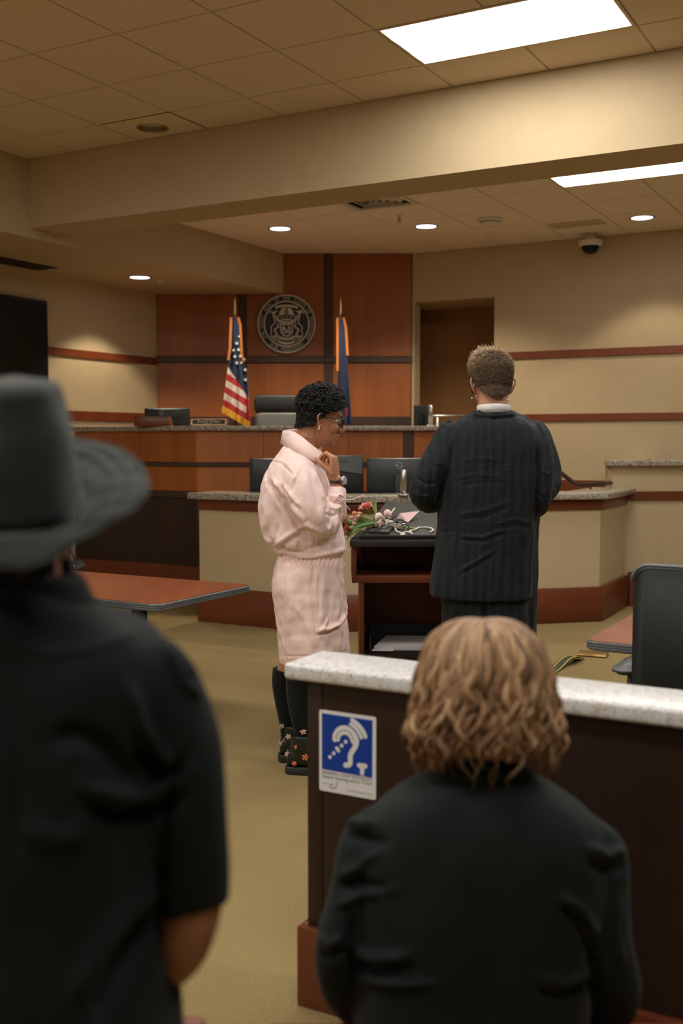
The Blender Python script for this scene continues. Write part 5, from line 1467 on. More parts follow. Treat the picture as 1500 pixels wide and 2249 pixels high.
sh_folds = [
 ([(600, 1052), (614, 1072), (640, 1105), (672, 1148), (706, 1170)], 5, .016), ([(594, 1062), (606, 1085), (632, 1122), (664, 1164), (690, 1178)], 6, -.020),
 ([(592, 1020), (586, 1050), (590, 1075)], 4, -.008), ([(594, 1015), (588, 1046), (584, 1080)], 3, .007),
 ([(616, 1066), (628, 1092), (648, 1112)], 5, -.014), ([(622, 1062), (640, 1088), (660, 1112)], 4, .010),
 ([(600, 1200), (640, 1172), (676, 1150)], 6, .010), ([(602, 1216), (632, 1190), (660, 1176)], 5, -.010),
 ([(596, 1188), (604, 1203), (632, 1212), (676, 1216)], 5, -.014), ([(578, 1178), (600, 1196), (620, 1214)], 4, .010),
 ([(640, 1222), (690, 1222), (740, 1212), (758, 1205)], 5, .010), ([(660, 1210), (700, 1200), (740, 1180)], 6, -.008),
 ([(644, 1030), (654, 1048), (640, 1080)], 2.4, -.006), ([(662, 1020), (650, 1042), (640, 1062)], 2.2, .004),
 ([(590, 1010), (616, 1018), (646, 1046)], 2.0, -.005), ([(594, 1008), (624, 1014), (650, 1040)], 2.2, .004),
 ([(690, 1030), (706, 1070), (712, 1100)], 5, .008), ([(680, 1035), (694, 1080), (700, 1120)], 5, -.006), ([(668, 1040), (680, 1090), (690, 1130)], 5, .006),
 ([(720, 1098), (732, 1104), (750, 1100)], 3, -.009), ([(722, 1112), (738, 1118), (750, 1112)], 3, .008), ([(716, 1128), (730, 1134), (742, 1128)], 3, -.008), ([(724, 1088), (738, 1092), (752, 1086)], 3, .007),
 ([(718, 1108), (716, 1135), (722, 1158)], 3, -.007), ([(726, 1140), (728, 1152), (722, 1166)], 3, .006),
 ([(576, 1100), (584, 1130), (580, 1165)], 6, .006), ([(606, 1110), (612, 1150), (606, 1180)], 6, -.007), ([(640, 1150), (650, 1180), (648, 1205)], 6, .006),
 ([(748, 1120), (752, 1150), (758, 1190)], 4, -.010), ([(742, 1140), (736, 1170), (730, 1200)], 5, .008)]
so_ = cloth(pink, 'shirt', sg_, .0048, 'shirt_pink', 2, sh_folds, (.0030, .075, 12, (1, 1, .7), 4))
ripple(so_.data, .0013, .030, 12, (1.3, 1, .45), 14)
# collar: band folded over, point at the front
b = G(); P = []
colr = [((622, 947), (617, 974), 4.86, 4.90), ((640, 946), (628, 982), 4.755, 4.745), ((662, 958), (652, 994), 4.715, 4.685), ((684, 976), (676, 1006), 4.700, 4.665), ((700, 988), (700, 1016), 4.715, 4.675), ((706, 992), (706, 1013), 4.74, 4.70)]
top = spline([tuple(PY(*a, c)) for a, b_, c, d in colr], 6); low = spline([tuple(PY(*b_, d)) for a, b_, c, d in colr], 6)
for a_, l_ in zip(top, low):
    a_, l_ = Vector(a_), Vector(l_); m_ = (a_ + l_) / 2 + Vector((0, -.006, .002))
    P.append([a_ + Vector((0, .014, -.025)), a_ + Vector((0, .007, 0)), a_, a_ * .7 + l_ * .3 + Vector((0, -.005, .001)), m_, l_])
b.grid(P); o = obj('collar', b, 'shirt_pink', pink, smooth=True, norm=False); sm = o.modifiers.new('t', 'SOLIDIFY'); sm.thickness = .004
b = G(); P = []
colf = [((622, 947), (617, 974), 4.86, 4.90), ((650, 944), (646, 970), 4.93, 4.97), ((682, 960), (684, 990), 4.93, 4.97), ((704, 985), (708, 1010), 4.88, 4.90)]
top = spline([tuple(PY(*a, c)) for a, b_, c, d in colf], 6); low = spline([tuple(PY(*b_, d)) for a, b_, c, d in colf], 6)
b.grid([[Vector(a_), (Vector(a_) + Vector(l_)) / 2, Vector(l_)] for a_, l_ in zip(top, low)]); o = obj('collar', b, 'shirt_pink', pink, smooth=True, norm=False); sm = o.modifiers.new('t', 'SOLIDIFY'); sm.thickness = .004
# cuff ties
for P in ([(744, 1086), (757, 1090), (752, 1100), (742, 1096)], [(744, 1090), (734, 1100), (746, 1104), (752, 1094)], [(752, 1096), (770, 1097), (788, 1092), (800, 1086)], [(752, 1098), (758, 1108), (769, 1120)], [(748, 1098), (750, 1112), (752, 1124)]):
    b = G(); J = [PY(x, y, 4.575) for x, y in P]; ptube(b, J, .0045, 8, 5, flat=.35); obj('cuff_tie', b, 'ribbon_pink', pink, smooth=True)
for P in ([(752, 1228), (756, 1240), (755, 1247)], [(759, 1190), (762, 1204), (765, 1213)]):
    b = G(); ptube(b, [PY(x, y, 4.72) for x, y in P], .003, 6, 4); obj('cord', b, 'ribbon_pink', pink, smooth=True)
# shorts
g = G(); g.loft(pxrings(resample([(1206, 622, 744, .140), (1218, 613, 745, .150), (1226, 609, 750, .162), (1245, 603, 753, .178), (1285, 597, 755, .192), (1330, 602, 760, .200), (1385, 608, 766, .205), (1430, 612, 769, .208), (1451, 614, 770, .208)], 3), Y0, 44, .88))
so_f = [([(x, 1216), (x - 1, 1226), (x - 3, 1240)], 2.0, .005 if i % 2 else -.006) for i, x in enumerate(range(618, 746, 5))]
so_f += [([(690, 1232), (684, 1290), (690, 1340), (698, 1395)], 3.0, -.011), ([(697, 1250), (692, 1300), (698, 1345)], 3, .006),
 ([(698, 1393), (722, 1390), (748, 1378), (766, 1352)], 3.2, -.016), ([(700, 1384), (722, 1382), (744, 1371), (763, 1344)], 4.5, .014), ([(698, 1390), (712, 1376), (722, 1356)], 3, .010),
 ([(722, 1290), (726, 1330), (722, 1372)], 6, -.008), ([(738, 1270), (742, 1320), (740, 1360)], 6, .010), ([(752, 1270), (758, 1310), (764, 1345)], 6, .012), ([(712, 1260), (706, 1320), (706, 1370)], 6, .008),
 ([(630, 1260), (640, 1330), (636, 1400)], 9, .006), ([(660, 1260), (668, 1330), (676, 1420)], 8, -.006), ([(650, 1330), (668, 1360), (690, 1420)], 6, .006), ([(616, 1300), (620, 1360), (622, 1420)], 8, -.005), ([(700, 1400), (720, 1420), (740, 1440)], 8, -.004),
 ([(613, 1441), (680, 1441), (768, 1430)], 1.6, -.0035)]
so_ = cloth(pink, 'shorts', g, .0050, 'shorts_pink', 2, so_f, (.0026, .06, 12, (1, 1, .8), 9))
ripple(so_.data, .0006, .028, 12, (1.4, 1, .3), 19)
# socks and boots
for nm, J in (('far', [(625.5, 1470, 4.92, .056), (624, 1500, 4.925, .0565), (627, 1540, 4.93, .050), (634, 1595, 4.93, .041), (637, 1640, 4.93, .041)]), ('near', [(659, 1478, 4.72, .059), (657, 1515, 4.72, .0585), (660, 1560, 4.72, .051), (667, 1610, 4.735, .041), (669, 1645, 4.745, .036)])):
    b = G(); limb(b, J, 20); obj('sock', b, 'sock', pink, smooth=True)
def boot(heel_px, heel_py, Y, top_py, dirx, root, sc=1.0):
    c = PY(heel_px, heel_py, Y); c.z = 0; hz = PY(heel_px, top_py, Y).z
    d = Vector(dirx).normalized(); sd = Vector((-d.y, d.x, 0))
    M = Matrix((d, sd, Vector((0, 0, 1)))).transposed().to_4x4(); M.translation = c
    b = G(); rings = []
    for z, xb, xf, w in ((hz, -.017, .107, .056), (hz * .8, -.014, .107, .055), (hz * .6, -.014, .110, .053), (.115, -.018, .125, .050)):
        rings.append([M @ Vector(((xb + xf) / 2 + (xf - xb) / 2 * math.cos(t), w * math.sin(t), z)) for t in [2 * math.pi * k / 22 for k in range(22)]])
    b.loft(rings)
    b.loft([[M @ Vector((x, w * math.cos(t), .03 + h * (.5 + .5 * math.sin(t)))) for t in [2 * math.pi * k / 18 for k in range(18)]] for x, w, h in ((-.028, .022, .06), (-.02, .036, .09), (.02, .043, .11), (.07, .045, .11), (.12, .046, .085), (.17, .048, .065), (.215, .046, .058), (.245, .036, .05), (.258, .018, .035))])
    me = remesh(b, .0045, 4); obj('boot', me, 'boot', root, smooth=True)
    so = G(); o_ = []
    for x, w in ((-.036, .02), (-.025, .038), (.03, .043), (.09, .042), (.15, .048), (.21, .049), (.25, .036), (.268, .012)): o_.append((x, w))
    so.prism([tuple((M @ Vector((x, w, 0))).xy) for x, w in o_] + [tuple((M @ Vector((x, -w, 0))).xy) for x, w in reversed(o_)], .002, .034)
    obj('sole', so, 'rubber', root, bevel=.004)
    for (x, z, sy, r, m) in ((-.02, .17, -.6, .011, 'patch_cream'), (.05, .20, -1, .013, 'patch_cream'), (.06, .085, -1, .014, 'patch_orange'), (.01, .055, -1, .010, 'patch_orange'), (.10, .13, -1, .015, 'patch_cream'), (-.025, .09, -.45, .011, 'patch_cream'), (.02, .13, -1, .010, 'patch_orange')):
        p = M @ Vector((x, -.046 * abs(sy) if sy == -1 else -.028, z)); q = G()
        for k in range(5):
            a = k * 2 * math.pi / 5 + x * 40; q.ball((0, 0, 0), (r * .55, .004, r * .4), 8, 5, Matrix.Translation(p) @ Matrix.Rotation(a, 4, 'Y') @ Matrix.Translation((r * .7, 0, 0)))
        q.ball(tuple(p), (r * .4, .006, r * .4), 8, 5)
        obj('flower_patch', q, m, root, smooth=True)
boot(628, 1690, 4.92, 1592, (.86, .10, 0), pink); boot(645, 1708, 4.74, 1612, (.97, -.1, 0), pink)
# watch
wc = PY(740.5, 1057, 4.632); ax = Vector((.05, -.05, -1)).normalized(); Mw = Matrix.Translation(wc) @ ax.to_track_quat('Z', 'Y').to_matrix().to_4x4()
b = G(); b.lathe([(.030, -.009), (.0325, -.008), (.0325, .008), (.030, .009)], 28, Mw, cap=False); obj('watch_strap', b, 'rail_brown', pink, smooth=True)
fd = Vector((.86, -.48, .12)).normalized(); Mf = Matrix.Translation(wc + fd * .029) @ fd.to_track_quat('Z', 'Y').to_matrix().to_4x4()
b = G(); b.lathe([(.004, -.002), (.0185, .0), (.0195, .004), (.0185, .009), (.0165, .0095)], 28, Mf); wo = obj('watch_case', b, 'brushed', pink, smooth=True)
b = G(); b.lathe([(.0165, .009), (.0160, .0105), (.002, .0108)], 28, Mf); obj('watch_face', b, 'sign_grey', wo)
# glasses
def glasses(M, s, root):
    b = G(); T = lambda p: M @ (Vector(p) * s)
    for y in (-1, 1):
        ring_ = []
        for k in range(25):
            a = 2 * math.pi * k / 24; cx_ = .027 * math.copysign(abs(math.cos(a)) ** .7, math.cos(a)); cz_ = .019 * math.copysign(abs(math.sin(a)) ** .7, math.sin(a))
            ring_.append(T((.107 - .10 * abs(.033 * y + cx_ * y) * .9 if 0 else .108 - .22 * max(0, (y * .034 + cx_) * y - .02), y * .034 + cx_, -.004 + cz_)))
        b.tube(ring_, .0026 * s, 8)
        b.tube([T((.100, y * .060, .008)), T((.085, y * .074, .008)), T((.04, y * .0775, .007)), T((-.005, y * .0765, .006)), T((-.022, y * .075, -.008))], .0024 * s, 8)
    b.tube([T((.108, -.009, .002)), T((.112, 0, .004)), T((.108, .009, .002))], .0026 * s, 8)
    fo = obj('glasses', b, 'black_plastic', root, smooth=True)
    for y in (-1, 1):
        L = G(); L.prism([(.026 * math.copysign(abs(math.cos(a)) ** .7, math.cos(a)), .018 * math.copysign(abs(math.sin(a)) ** .7, math.sin(a))) for a in [2 * math.pi * k / 24 for k in range(24)]], -.0008, .0008,
                M @ Matrix.Scale(s, 4) @ Matrix.Translation((.106, y * .034, -.004)) @ Matrix.Rotation(y * .12, 4, 'Z') @ Matrix.Rotation(math.pi / 2, 4, 'Y') @ Matrix.Rotation(math.pi / 2, 4, 'Z'))
        obj('glass_pane', L, 'lens', fo)
glasses(HMp, SCp, pink)
for dz in (-.040, -.049):
    b = G(); b.ball((0, 0, 0), .0048, 10, 8, HMp @ Matrix.Translation((-.008, -.0785, dz))); obj('earring', b, 'pearl', pink, smooth=True)
# lips stay part of the face; curly hair over a cap
_HR = np.array(resample([(a, b, c, d) for a, b, c, d in HEAD], 3))
def _inside(x, y, z):
    if z < _HR[0, 0] or z > _HR[-1, 0]: return False
    fx, bx, hw = (np.interp(z, _HR[:, 0], _HR[:, i]) for i in (1, 2, 3)); c = min((fx + bx) / 2, .01)
    ax = (x - c) / (fx - c) if x > c else (c - x) / (c - bx)
    return abs(ax) ** 2.22 + abs(y / hw) ** 2.2 < 1
_SK = {}
def scalp_pt(M, s, th, ph, grow=.0, zoff=0.0):
    """point on the skull: th polar from the crown, ph azimuth from the face"""
    key = (round(th * 40), round(ph * 30))
    d = Vector((math.sin(th) * math.cos(ph), math.sin(th) * math.sin(ph), math.cos(th))); o = Vector((-.004, 0, .012))
    lo, hi = .02, .2; grow = grow + .024 * min(1, max(0, (th - 1.95) / .35)) * max(0, -math.cos(ph))
    for _ in range(11):
        m = (lo + hi) / 2; p = o + d * m
        if _inside(p.x, p.y, p.z): lo = m
        else: hi = m
    p = o + d * (hi + grow)
    n = Vector((d.x, d.y * 1.15, d.z)).normalized()
    return M @ (p * s), (M.to_3x3() @ n).normalized()
def hair_cap(M, s, lim, grow, root, m='hair', col=(.02, .02, .02), name='hair', rough=.004, seed=1):
    g = G(); P = []; nph, nth = 40, 16; rr = random.Random(seed)
    for j in range(nth + 1):
        row = []
        for i in range(nph):
            ph = 2 * math.pi * i / nph; t = lim(ph) * j / nth
            p, n = scalp_pt(M, s, t, ph, grow); row.append(p + n * rr.uniform(-rough, rough))
        P.append(row)
    v = [p for r in P for p in r]; f = []
    for j in range(nth):
        for i in range(nph):
            k = (i + 1) % nph; f.append((j * nph + i, j * nph + k, (j + 1) * nph + k, (j + 1) * nph + i))
    g.add(v, f, None, col); return g
def lim_curly(ph):
    f = math.cos(ph)                       # lower at the nape, high at the forehead, short beside the ears
    return math.radians(np.interp(f, [-1, -.35, .05, .35, 1], [128, 122, 96, 74, 58]))
g = hair_cap(HMp, SCp, lim_curly, .006, pink, col=(.009, .009, .009), rough=.002)
rr = random.Random(11)
for i in range(1500):
    ph = rr.uniform(0, 2 * math.pi); u = math.sqrt(rr.random()); t = lim_curly(ph) * u
    p, n = scalp_pt(HMp, SCp, t, ph, .004); up_ = max(0, 1 - t / 1.7)
    ln = (.020 + .030 * up_) * rr.uniform(.7, 1.25); side = n.cross(Vector((rr.gauss(0, 1), rr.gauss(0, 1), rr.gauss(0, 1)))).normalized(); oth = n.cross(side)
    if up_ < .25: ln *= .55
    turns = rr.uniform(.8, 1.5) * 2 * math.pi; cr = ln * .24; pts = []
    lean = (side * rr.uniform(.1, .5) + HMp.to_3x3() @ Vector((.35, 0, 0)))
    for k in range(9):
        w = k / 8; a = turns * w
        pts.append(p + n * ln * (.15 + w * .75) * (1 - .25 * w) + lean * ln * w * w * .6 + side * cr * math.sin(a) + oth * cr * (1 - math.cos(a)))
    c = rr.choice([(.008, .008, .008), (.012, .011, .010), (.018, .017, .016), (.006, .006, .007)])
    g.tube(pts, [.0024, .0028, .003, .003, .0028, .0026, .0022, .0016, .0006], 5, col=c)
obj('hair', g, 'hair', pink, smooth=True, norm=False)

# ============ person in the dark seersucker suit
Y1 = 4.50
suit = empty('person', PY(1070, 1740, Y1), 'short-haired person in dark textured suit with pearl earring standing at the podium', 'person')
suit.location.z = 0; WL[suit.name] = Vector(suit.location)
HMs = Matrix.Translation(PY(1080, 842, Y1 + .01)) @ Rmat(math.pi / 2 + .10, .17, 0.0)
SCs = 1.03
hg = head_geo(HMs, SCs)
hg.tube([HMs @ Vector((-.02, 0, -.02)), PY(1082, 868, Y1 - .016), PY(1083, 893, Y1 - .022), PY(1084, 925, Y1)], [.050, .056, .061, .085], 20)
hs = G()
hand_sl = frame(PY(990, 1088, Y1 + .30), (.85, .35, .2), (-.2, -.3, .9)); hsl = hand_geo(hand_sl, RELAX)
FLY = hand_sl @ Matrix.Diagonal((1, -1, 1, 1)) @ hand_sl.inverted(); hs.add([FLY @ Vector(p) for p in hsl.v], [tuple(reversed(f)) for f in hsl.f])
hand_sr = frame(PY(1118, 1100, Y1 + .30), (-.85, .35, .2), (.2, -.3, .9)); hsr = hand_geo(hand_sr, RELAX); hs.add(hsr.v, hsr.f)
limb(hs, [(960, 1098, Y1 + .16, .032), (985, 1090, Y1 + .28, .026)], 14); limb(hs, [(1150, 1106, Y1 + .16, .032), (1122, 1101, Y1 + .28, .026)], 14)
tg = G(); tg.loft(pxrings([(930, 1030, 1140, .09), (1000, 985, 1170, .125), (1150, 990, 1155, .11), (1300, 1000, 1135, .09), (1360, 1010, 1125, .08)], Y1))
for x in (1022, 1112): limb(tg, [(x, 1350, Y1, .065), (x, 1520, Y1, .06), (x, 1720, Y1, .045)], 16)
body(suit, 'skin_fair', [(hg, .0034, 2, lambda me: sockets(me, HMs, SCs)), (hs, .003, 2, None), (tg, .010, 2, None)])
eyes(HMs, SCs, suit); glasses(HMs, SCs, suit)
g = G(); g.loft(pxrings(resample([(897, 1052, 1114, .064, -.02), (906, 1040, 1127, .080, -.01), (916, 1019, 1146, .100), (930, 988, 1168, .122), (950, 970, 1186, .136), (985, 960, 1194, .148), (1040, 959, 1192, .155), (1100, 960, 1186, .156), (1150, 961, 1177, .156), (1200, 955, 1172, .158), (1250, 948, 1170, .163), (1298, 943, 1168, .168), (1309, 947, 1167, .166)], 3), Y1, 48, .84))
limb(g, [(996, 938, Y1, .048), (984, 962, Y1, .060), (962, 1010, Y1 - .03, .064), (938, 1055, Y1 - .05, .062), (930, 1082, Y1 - .03, .060), (942, 1098, Y1 + .08, .056), (962, 1100, Y1 + .18, .048), (975, 1097, Y1 + .23, .043)], 24)
limb(g, [(1160, 938, Y1, .048), (1172, 960, Y1, .060), (1184, 1010, Y1 - .03, .061), (1182, 1060, Y1 - .05, .059), (1179, 1098, Y1 - .03, .058), (1170, 1110, Y1 + .08, .055), (1148, 1110, Y1 + .18, .048), (1136, 1107, Y1 + .23, .043)], 24)
jf = [([(993, 975), (984, 1030), (966, 1085), (962, 1125)], 4, -.016), ([(1178, 985), (1184, 1040), (1178, 1100), (1174, 1145)], 4, -.014),
 ([(1010, 1178), (1060, 1180), (1105, 1163)], 3.5, .009), ([(1012, 1186), (1062, 1189), (1110, 1172)], 3.5, -.008), ([(1010, 1254), (1040, 1236), (1085, 1208)], 3.5, .010), ([(1014, 1262), (1044, 1245), (1090, 1216)], 3.5, -.007),
 ([(1006, 1130), (1060, 1122), (1120, 1100)], 4, .006), ([(1010, 1142), (1064, 1136), (1126, 1112)], 4, -.006), ([(1000, 1050), (1050, 1042), (1100, 1046)], 4, .004), ([(1010, 1068), (1060, 1060), (1110, 1062)], 4, -.004),
 ([(1020, 1010), (1060, 1006), (1100, 1012)], 4, .004), ([(1090, 1150), (1130, 1140), (1168, 1148)], 4, .006), ([(1095, 1162), (1134, 1153), (1168, 1162)], 4, -.006),
 ([(1030, 914), (1050, 916), (1084, 919), (1116, 916), (1140, 913)], 1.7, -.009), ([(1034, 909), (1084, 914), (1134, 908)], 2.4, .007), ([(1083, 920), (1086, 1020), (1082, 1160), (1070, 1308)], 1.6, -.004),
 ([(906, 1080), (925, 1090), (950, 1088)], 3, .006), ([(915, 1050), (935, 1062), (958, 1062)], 3, -.006), ([(940, 1000), (958, 1018), (975, 1020)], 3, .005), ([(1190, 1030), (1200, 1042), (1208, 1038)], 3, .005), ([(1180, 1085), (1195, 1094), (1208, 1090)], 3, -.005),
 ([(956, 1162), (975, 1168), (1000, 1166)], 2, -.004), ([(972, 1290), (990, 1230), (1000, 1170)], 5, .005), ([(1140, 1300), (1146, 1240), (1150, 1180)], 5, -.005), ([(1090, 1210), (1094, 1260), (1092, 1308)], 5, .005)]
jf = [(p_, w_, a_ * (.55 if abs(a_) < .0101 and w_ > 3.2 else 1)) for p_, w_, a_ in jf]
cloth(suit, 'jacket', g, .0050, 'suit', 3, jf, (.0020, .045, 12, (1.6, 1, .35), 21))
b = G(); P = []                      # white shirt collar standing above the jacket
for k in range(29):
    a = math.pi * (1.0 + 1.0 * k / 28) ; c = PY(1084, 893, Y1 - .025); rx, ry = .064, .066
    d = Vector((rx * math.cos(a), ry * math.sin(a), 0)); lo = .026; hi = .008 - .004 * abs(math.cos(a))
    P.append([c + d * 1.04 + Vector((0, 0, -lo)), c + d * 1.05 + Vector((0, 0, hi * .4)), c + d * 1.01 + Vector((0, 0, hi)), c + d * .96 + Vector((0, 0, hi * .8))])
b.grid(P); o = obj('shirt_collar', b, 'white_cloth', suit, smooth=True, norm=False); sm = o.modifiers.new('t', 'SOLIDIFY'); sm.thickness = .003
g = G(); g.loft(pxrings(resample([(1285, 965, 1160, .135), (1330, 968, 1160, .145), (1385, 972, 1158, .145), (1410, 980, 1152, .13)], 3), Y1, 40))
limb(g, [(1020, 1375, Y1, .097), (1018, 1440, Y1, .095), (1016, 1560, Y1, .082), (1014, 1680, Y1, .072), (1014, 1725, Y1, .072)], 22)
limb(g, [(1110, 1375, Y1, .097), (1112, 1440, Y1, .095), (1114, 1560, Y1, .082), (1116, 1680, Y1, .072), (1116, 1725, Y1, .072)], 22)
cloth(suit, 'trousers', g, .008, 'suit', 3, [([(1065, 1318), (1066, 1360), (1066, 1420)], 5, -.02), ([(1000, 1330), (1006, 1400)], 6, .006)], (.002, .07, 10, (1, 1, 1), 5))
def shoe(root, x, y, dirv, m='boot', s=1.0):
    d = Vector(dirv).normalized(); sd = Vector((-d.y, d.x, 0)); M = Matrix((d, sd, Vector((0, 0, 1)))).transposed().to_4x4(); M.translation = Vector((x, y, 0))
    b = G(); b.loft([[M @ Vector((xx * s, w * s * math.cos(t), (.012 + h * (.5 + .5 * math.sin(t))) * s)) for t in [2 * math.pi * k / 18 for k in range(18)]] for xx, w, h in ((-.085, .018, .05), (-.078, .034, .085), (-.03, .041, .10), (.02, .042, .09), (.08, .047, .065), (.13, .046, .05), (.165, .036, .042), (.182, .015, .03))])
    obj('shoe', remesh(b, .006, 2), m, root, smooth=True)
    so = G(); o_ = ((-.09, .016), (-.078, .036), (0, .041), (.08, .049), (.14, .046), (.175, .03), (.188, .01))
    so.prism([tuple((M @ Vector((a * s, w * s, 0))).xy) for a, w in o_] + [tuple((M @ Vector((a * s, -w * s, 0))).xy) for a, w in reversed(o_)], .001, .022); obj('sole', so, 'rubber', root)
for x in (1014, 1116): p = PY(x, 1725, Y1); shoe(suit, p.x, p.y + .03, (0.05 if x > 1060 else -.05, 1, 0))
b = G(); b.ball(tuple(PY(1115, 879, Y1 - .02)), .0075, 12, 8); obj('earring', b, 'pearl', suit, smooth=True)
b = G(); b.ball(tuple(PY(1037, 875, Y1 - .01)), .006, 12, 8); obj('earring', b, 'brushed', suit, smooth=True)
def lim_short(ph):
    return math.radians(np.interp(math.cos(ph), [-1, -.6, -.1, .15, .5, 1], [134, 119, 93, 84, 66, 60]))
g = hair_cap(HMs, SCs, lim_short, .0065, suit, col=(.085, .054, .031), rough=.0012)
rr = random.Random(5)
for i in range(9500):
    ph = rr.uniform(0, 2 * math.pi); u = math.sqrt(rr.random()); t = lim_short(ph) * u
    p, n = scalp_pt(HMs, SCs, t, ph, .0065)
    topn = np.clip(1.25 - t / 1.0, 0, 1); ln = .010 + .030 * topn * rr.uniform(.6, 1.2)
    down = Vector((0, 0, -1)) - n * -n.z; fwd = HMs.to_3x3() @ Vector((.6, .5, 0))
    lean = (down * (1.1 - topn) * .9 + fwd * topn * .7 + Vector((rr.gauss(0, .15), rr.gauss(0, .15), rr.gauss(0, .15)))); lift = .55 + .3 * topn
    if topn > .75 and rr.random() < .10: lean *= .2; lift = 1.2; ln *= 1.15
    pts = [p - n * .002, p + n * ln * .45 * lift + lean * ln * .35, p + n * ln * .8 * lift * .9 + lean * ln * .95]
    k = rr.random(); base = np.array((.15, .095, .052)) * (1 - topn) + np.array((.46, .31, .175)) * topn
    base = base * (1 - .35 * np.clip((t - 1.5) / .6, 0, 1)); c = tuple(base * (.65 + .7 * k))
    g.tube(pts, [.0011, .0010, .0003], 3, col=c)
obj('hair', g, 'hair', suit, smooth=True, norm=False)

# ============ officiant in the black robe, mostly hidden
Y2 = 6.02
off = empty('person', PY(1085, 1553, Y2), 'person in black robe standing hidden behind the dark suit', 'person')
off.location.z = 0; WL[off.name] = Vector(off.location)
HMo = Matrix.Translation(PY(1083, 862, Y2)) @ Rmat(-math.pi / 2, .2, 0); hg = head_geo(HMo, 1.0)
hg.tube([HMo @ Vector((-.02, 0, -.03)), PY(1083, 895, Y2 + .01), PY(1083, 925, Y2 + .02)], [.055, .056, .08], 18)
hs = G(); h1 = frame(PY(1058, 1098, Y2 - .26), (.4, -.8, .1), (0, .2, 1)); hh = hand_geo(h1, RELAX); hs.add(hh.v, hh.f)
h2 = frame(PY(1112, 1098, Y2 - .26), (-.4, -.8, .1), (0, .2, 1)); hh = hand_geo(h2, RELAX); F2 = h2 @ Matrix.Diagonal((1, -1, 1, 1)) @ h2.inverted(); hs.add([F2 @ Vector(p) for p in hh.v], [tuple(reversed(f)) for f in hh.f])
limb(hs, [(1020, 1085, Y2 - .10, .034), (1055, 1097, Y2 - .25, .026)], 14); limb(hs, [(1150, 1085, Y2 - .10, .034), (1115, 1097, Y2 - .25, .026)], 14)
tg = G(); tg.loft(pxrings([(930, 1045, 1125, .08), (1000, 1000, 1165, .12), (1200, 1010, 1160, .12), (1380, 1020, 1150, .12)], Y2)); 
for x in (1050, 1118): limb(tg, [(x, 1370, Y2, .07), (x, 1535, Y2, .045)], 12)
body(off, 'skin_mid', [(hg, .005, 2, lambda me: sockets(me, HMo, 1.0)), (hs, .004, 2, None), (tg, .014, 2, None)])
eyes(HMo, 1.0, off)
g = G(); g.loft(pxrings(resample([(898, 1056, 1112, .062), (908, 1030, 1140, .085), (925, 1000, 1168, .115), (950, 982, 1188, .14), (1000, 976, 1200, .165), (1080, 975, 1196, .175), (1160, 982, 1182, .19), (1300, 984, 1180, .21), (1420, 985, 1176, .225), (1545, 982, 1174, .23)], 3), Y2, 44, .85))
limb(g, [(1166, 930, Y2, .05), (1184, 960, Y2, .066), (1197, 1010, Y2 - .02, .076), (1198, 1062, Y2 - .06, .086), (1165, 1086, Y2 - .18, .09), (1130, 1092, Y2 - .24, .08)], 24)
limb(g, [(1004, 930, Y2, .05), (986, 960, Y2, .066), (974, 1010, Y2 - .02, .076), (972, 1062, Y2 - .06, .086), (1006, 1086, Y2 - .18, .09), (1042, 1092, Y2 - .24, .08)], 24)
of_ = [([(1140, 915), (1160, 935), (1176, 970)], 2.5, -.008), ([(1148, 913), (1170, 932), (1188, 968)], 2.5, .008), ([(1158, 918), (1180, 940), (1198, 980)], 2.5, -.007), ([(1190, 1000), (1204, 1040), (1214, 1080)], 4, .01), ([(1204, 1000), (1216, 1040), (1224, 1080)], 3, -.01), ([(1172, 1160), (1170, 1280), (1168, 1410)], 4, .01)]
cloth(off, 'robe', g, .008, 'robe', 3, of_, (.004, .09, 10, (1, 1, .4), 8))
g = hair_cap(HMo, 1.0, lim_short, .010, off, col=(.05, .03, .02), rough=.003); obj('hair', g, 'hair', off, smooth=True, norm=False)
for x in (1050, 1118): p = PY(x, 1550, Y2); shoe(off, p.x, p.y - .16, (0, -1, 0))
# ============ onlooker in the bucket hat, standing close at the left
Y3 = 1.16
hat_p = empty('person', PY(60, 2400, Y3), 'person in dark bucket hat and black short-sleeved shirt close at left, seen from behind', 'person')
hat_p.location.z = 0; WL[hat_p.name] = Vector(hat_p.location)
HMh = Matrix.Translation(PY(-6, 1130, Y3 + .05)) @ Rmat(math.pi / 2 - .25, .05, 0)
hg = head_geo(HMh, 1.0); hg.tube([HMh @ Vector((-.02, 0, -.04)), PY(-4, 1265, Y3 + .02), PY(6, 1330, Y3 + .01), PY(30, 1390, Y3)], [.056, .055, .060, .08], 20)
ar = G(); limb(ar, [(402, 1800, Y3, .032), (425, 1940, Y3, .033), (415, 2030, Y3, .032), (388, 2098, Y3 + .015, .029), (330, 2118, Y3 + .10, .032), (215, 2090, Y3 + .22, .026), (160, 2070, Y3 + .27, .024)], 20)
hr = frame(PY(160, 2070, Y3 + .27), (-.95, .35, .05), (.1, .5, .8)); hh = hand_geo(hr, RELAX); ar.add(hh.v, hh.f)
al = G(); limb(al, [(-330, 1800, Y3, .040), (-355, 1940, Y3, .038), (-344, 2030, Y3, .033), (-318, 2098, Y3 + .015, .029), (-260, 2118, Y3 + .10, .032), (-130, 2100, Y3 + .24, .026), (-70, 2085, Y3 + .30, .024)], 20)
hl_ = frame(PY(-70, 2085, Y3 + .30), (.95, .35, .05), (-.1, .5, .8)); hh = hand_geo(hl_, RELAX); F3 = hl_ @ Matrix.Diagonal((1, -1, 1, 1)) @ hl_.inverted(); al.add([F3 @ Vector(p) for p in hh.v], [tuple(reversed(f)) for f in hh.f])
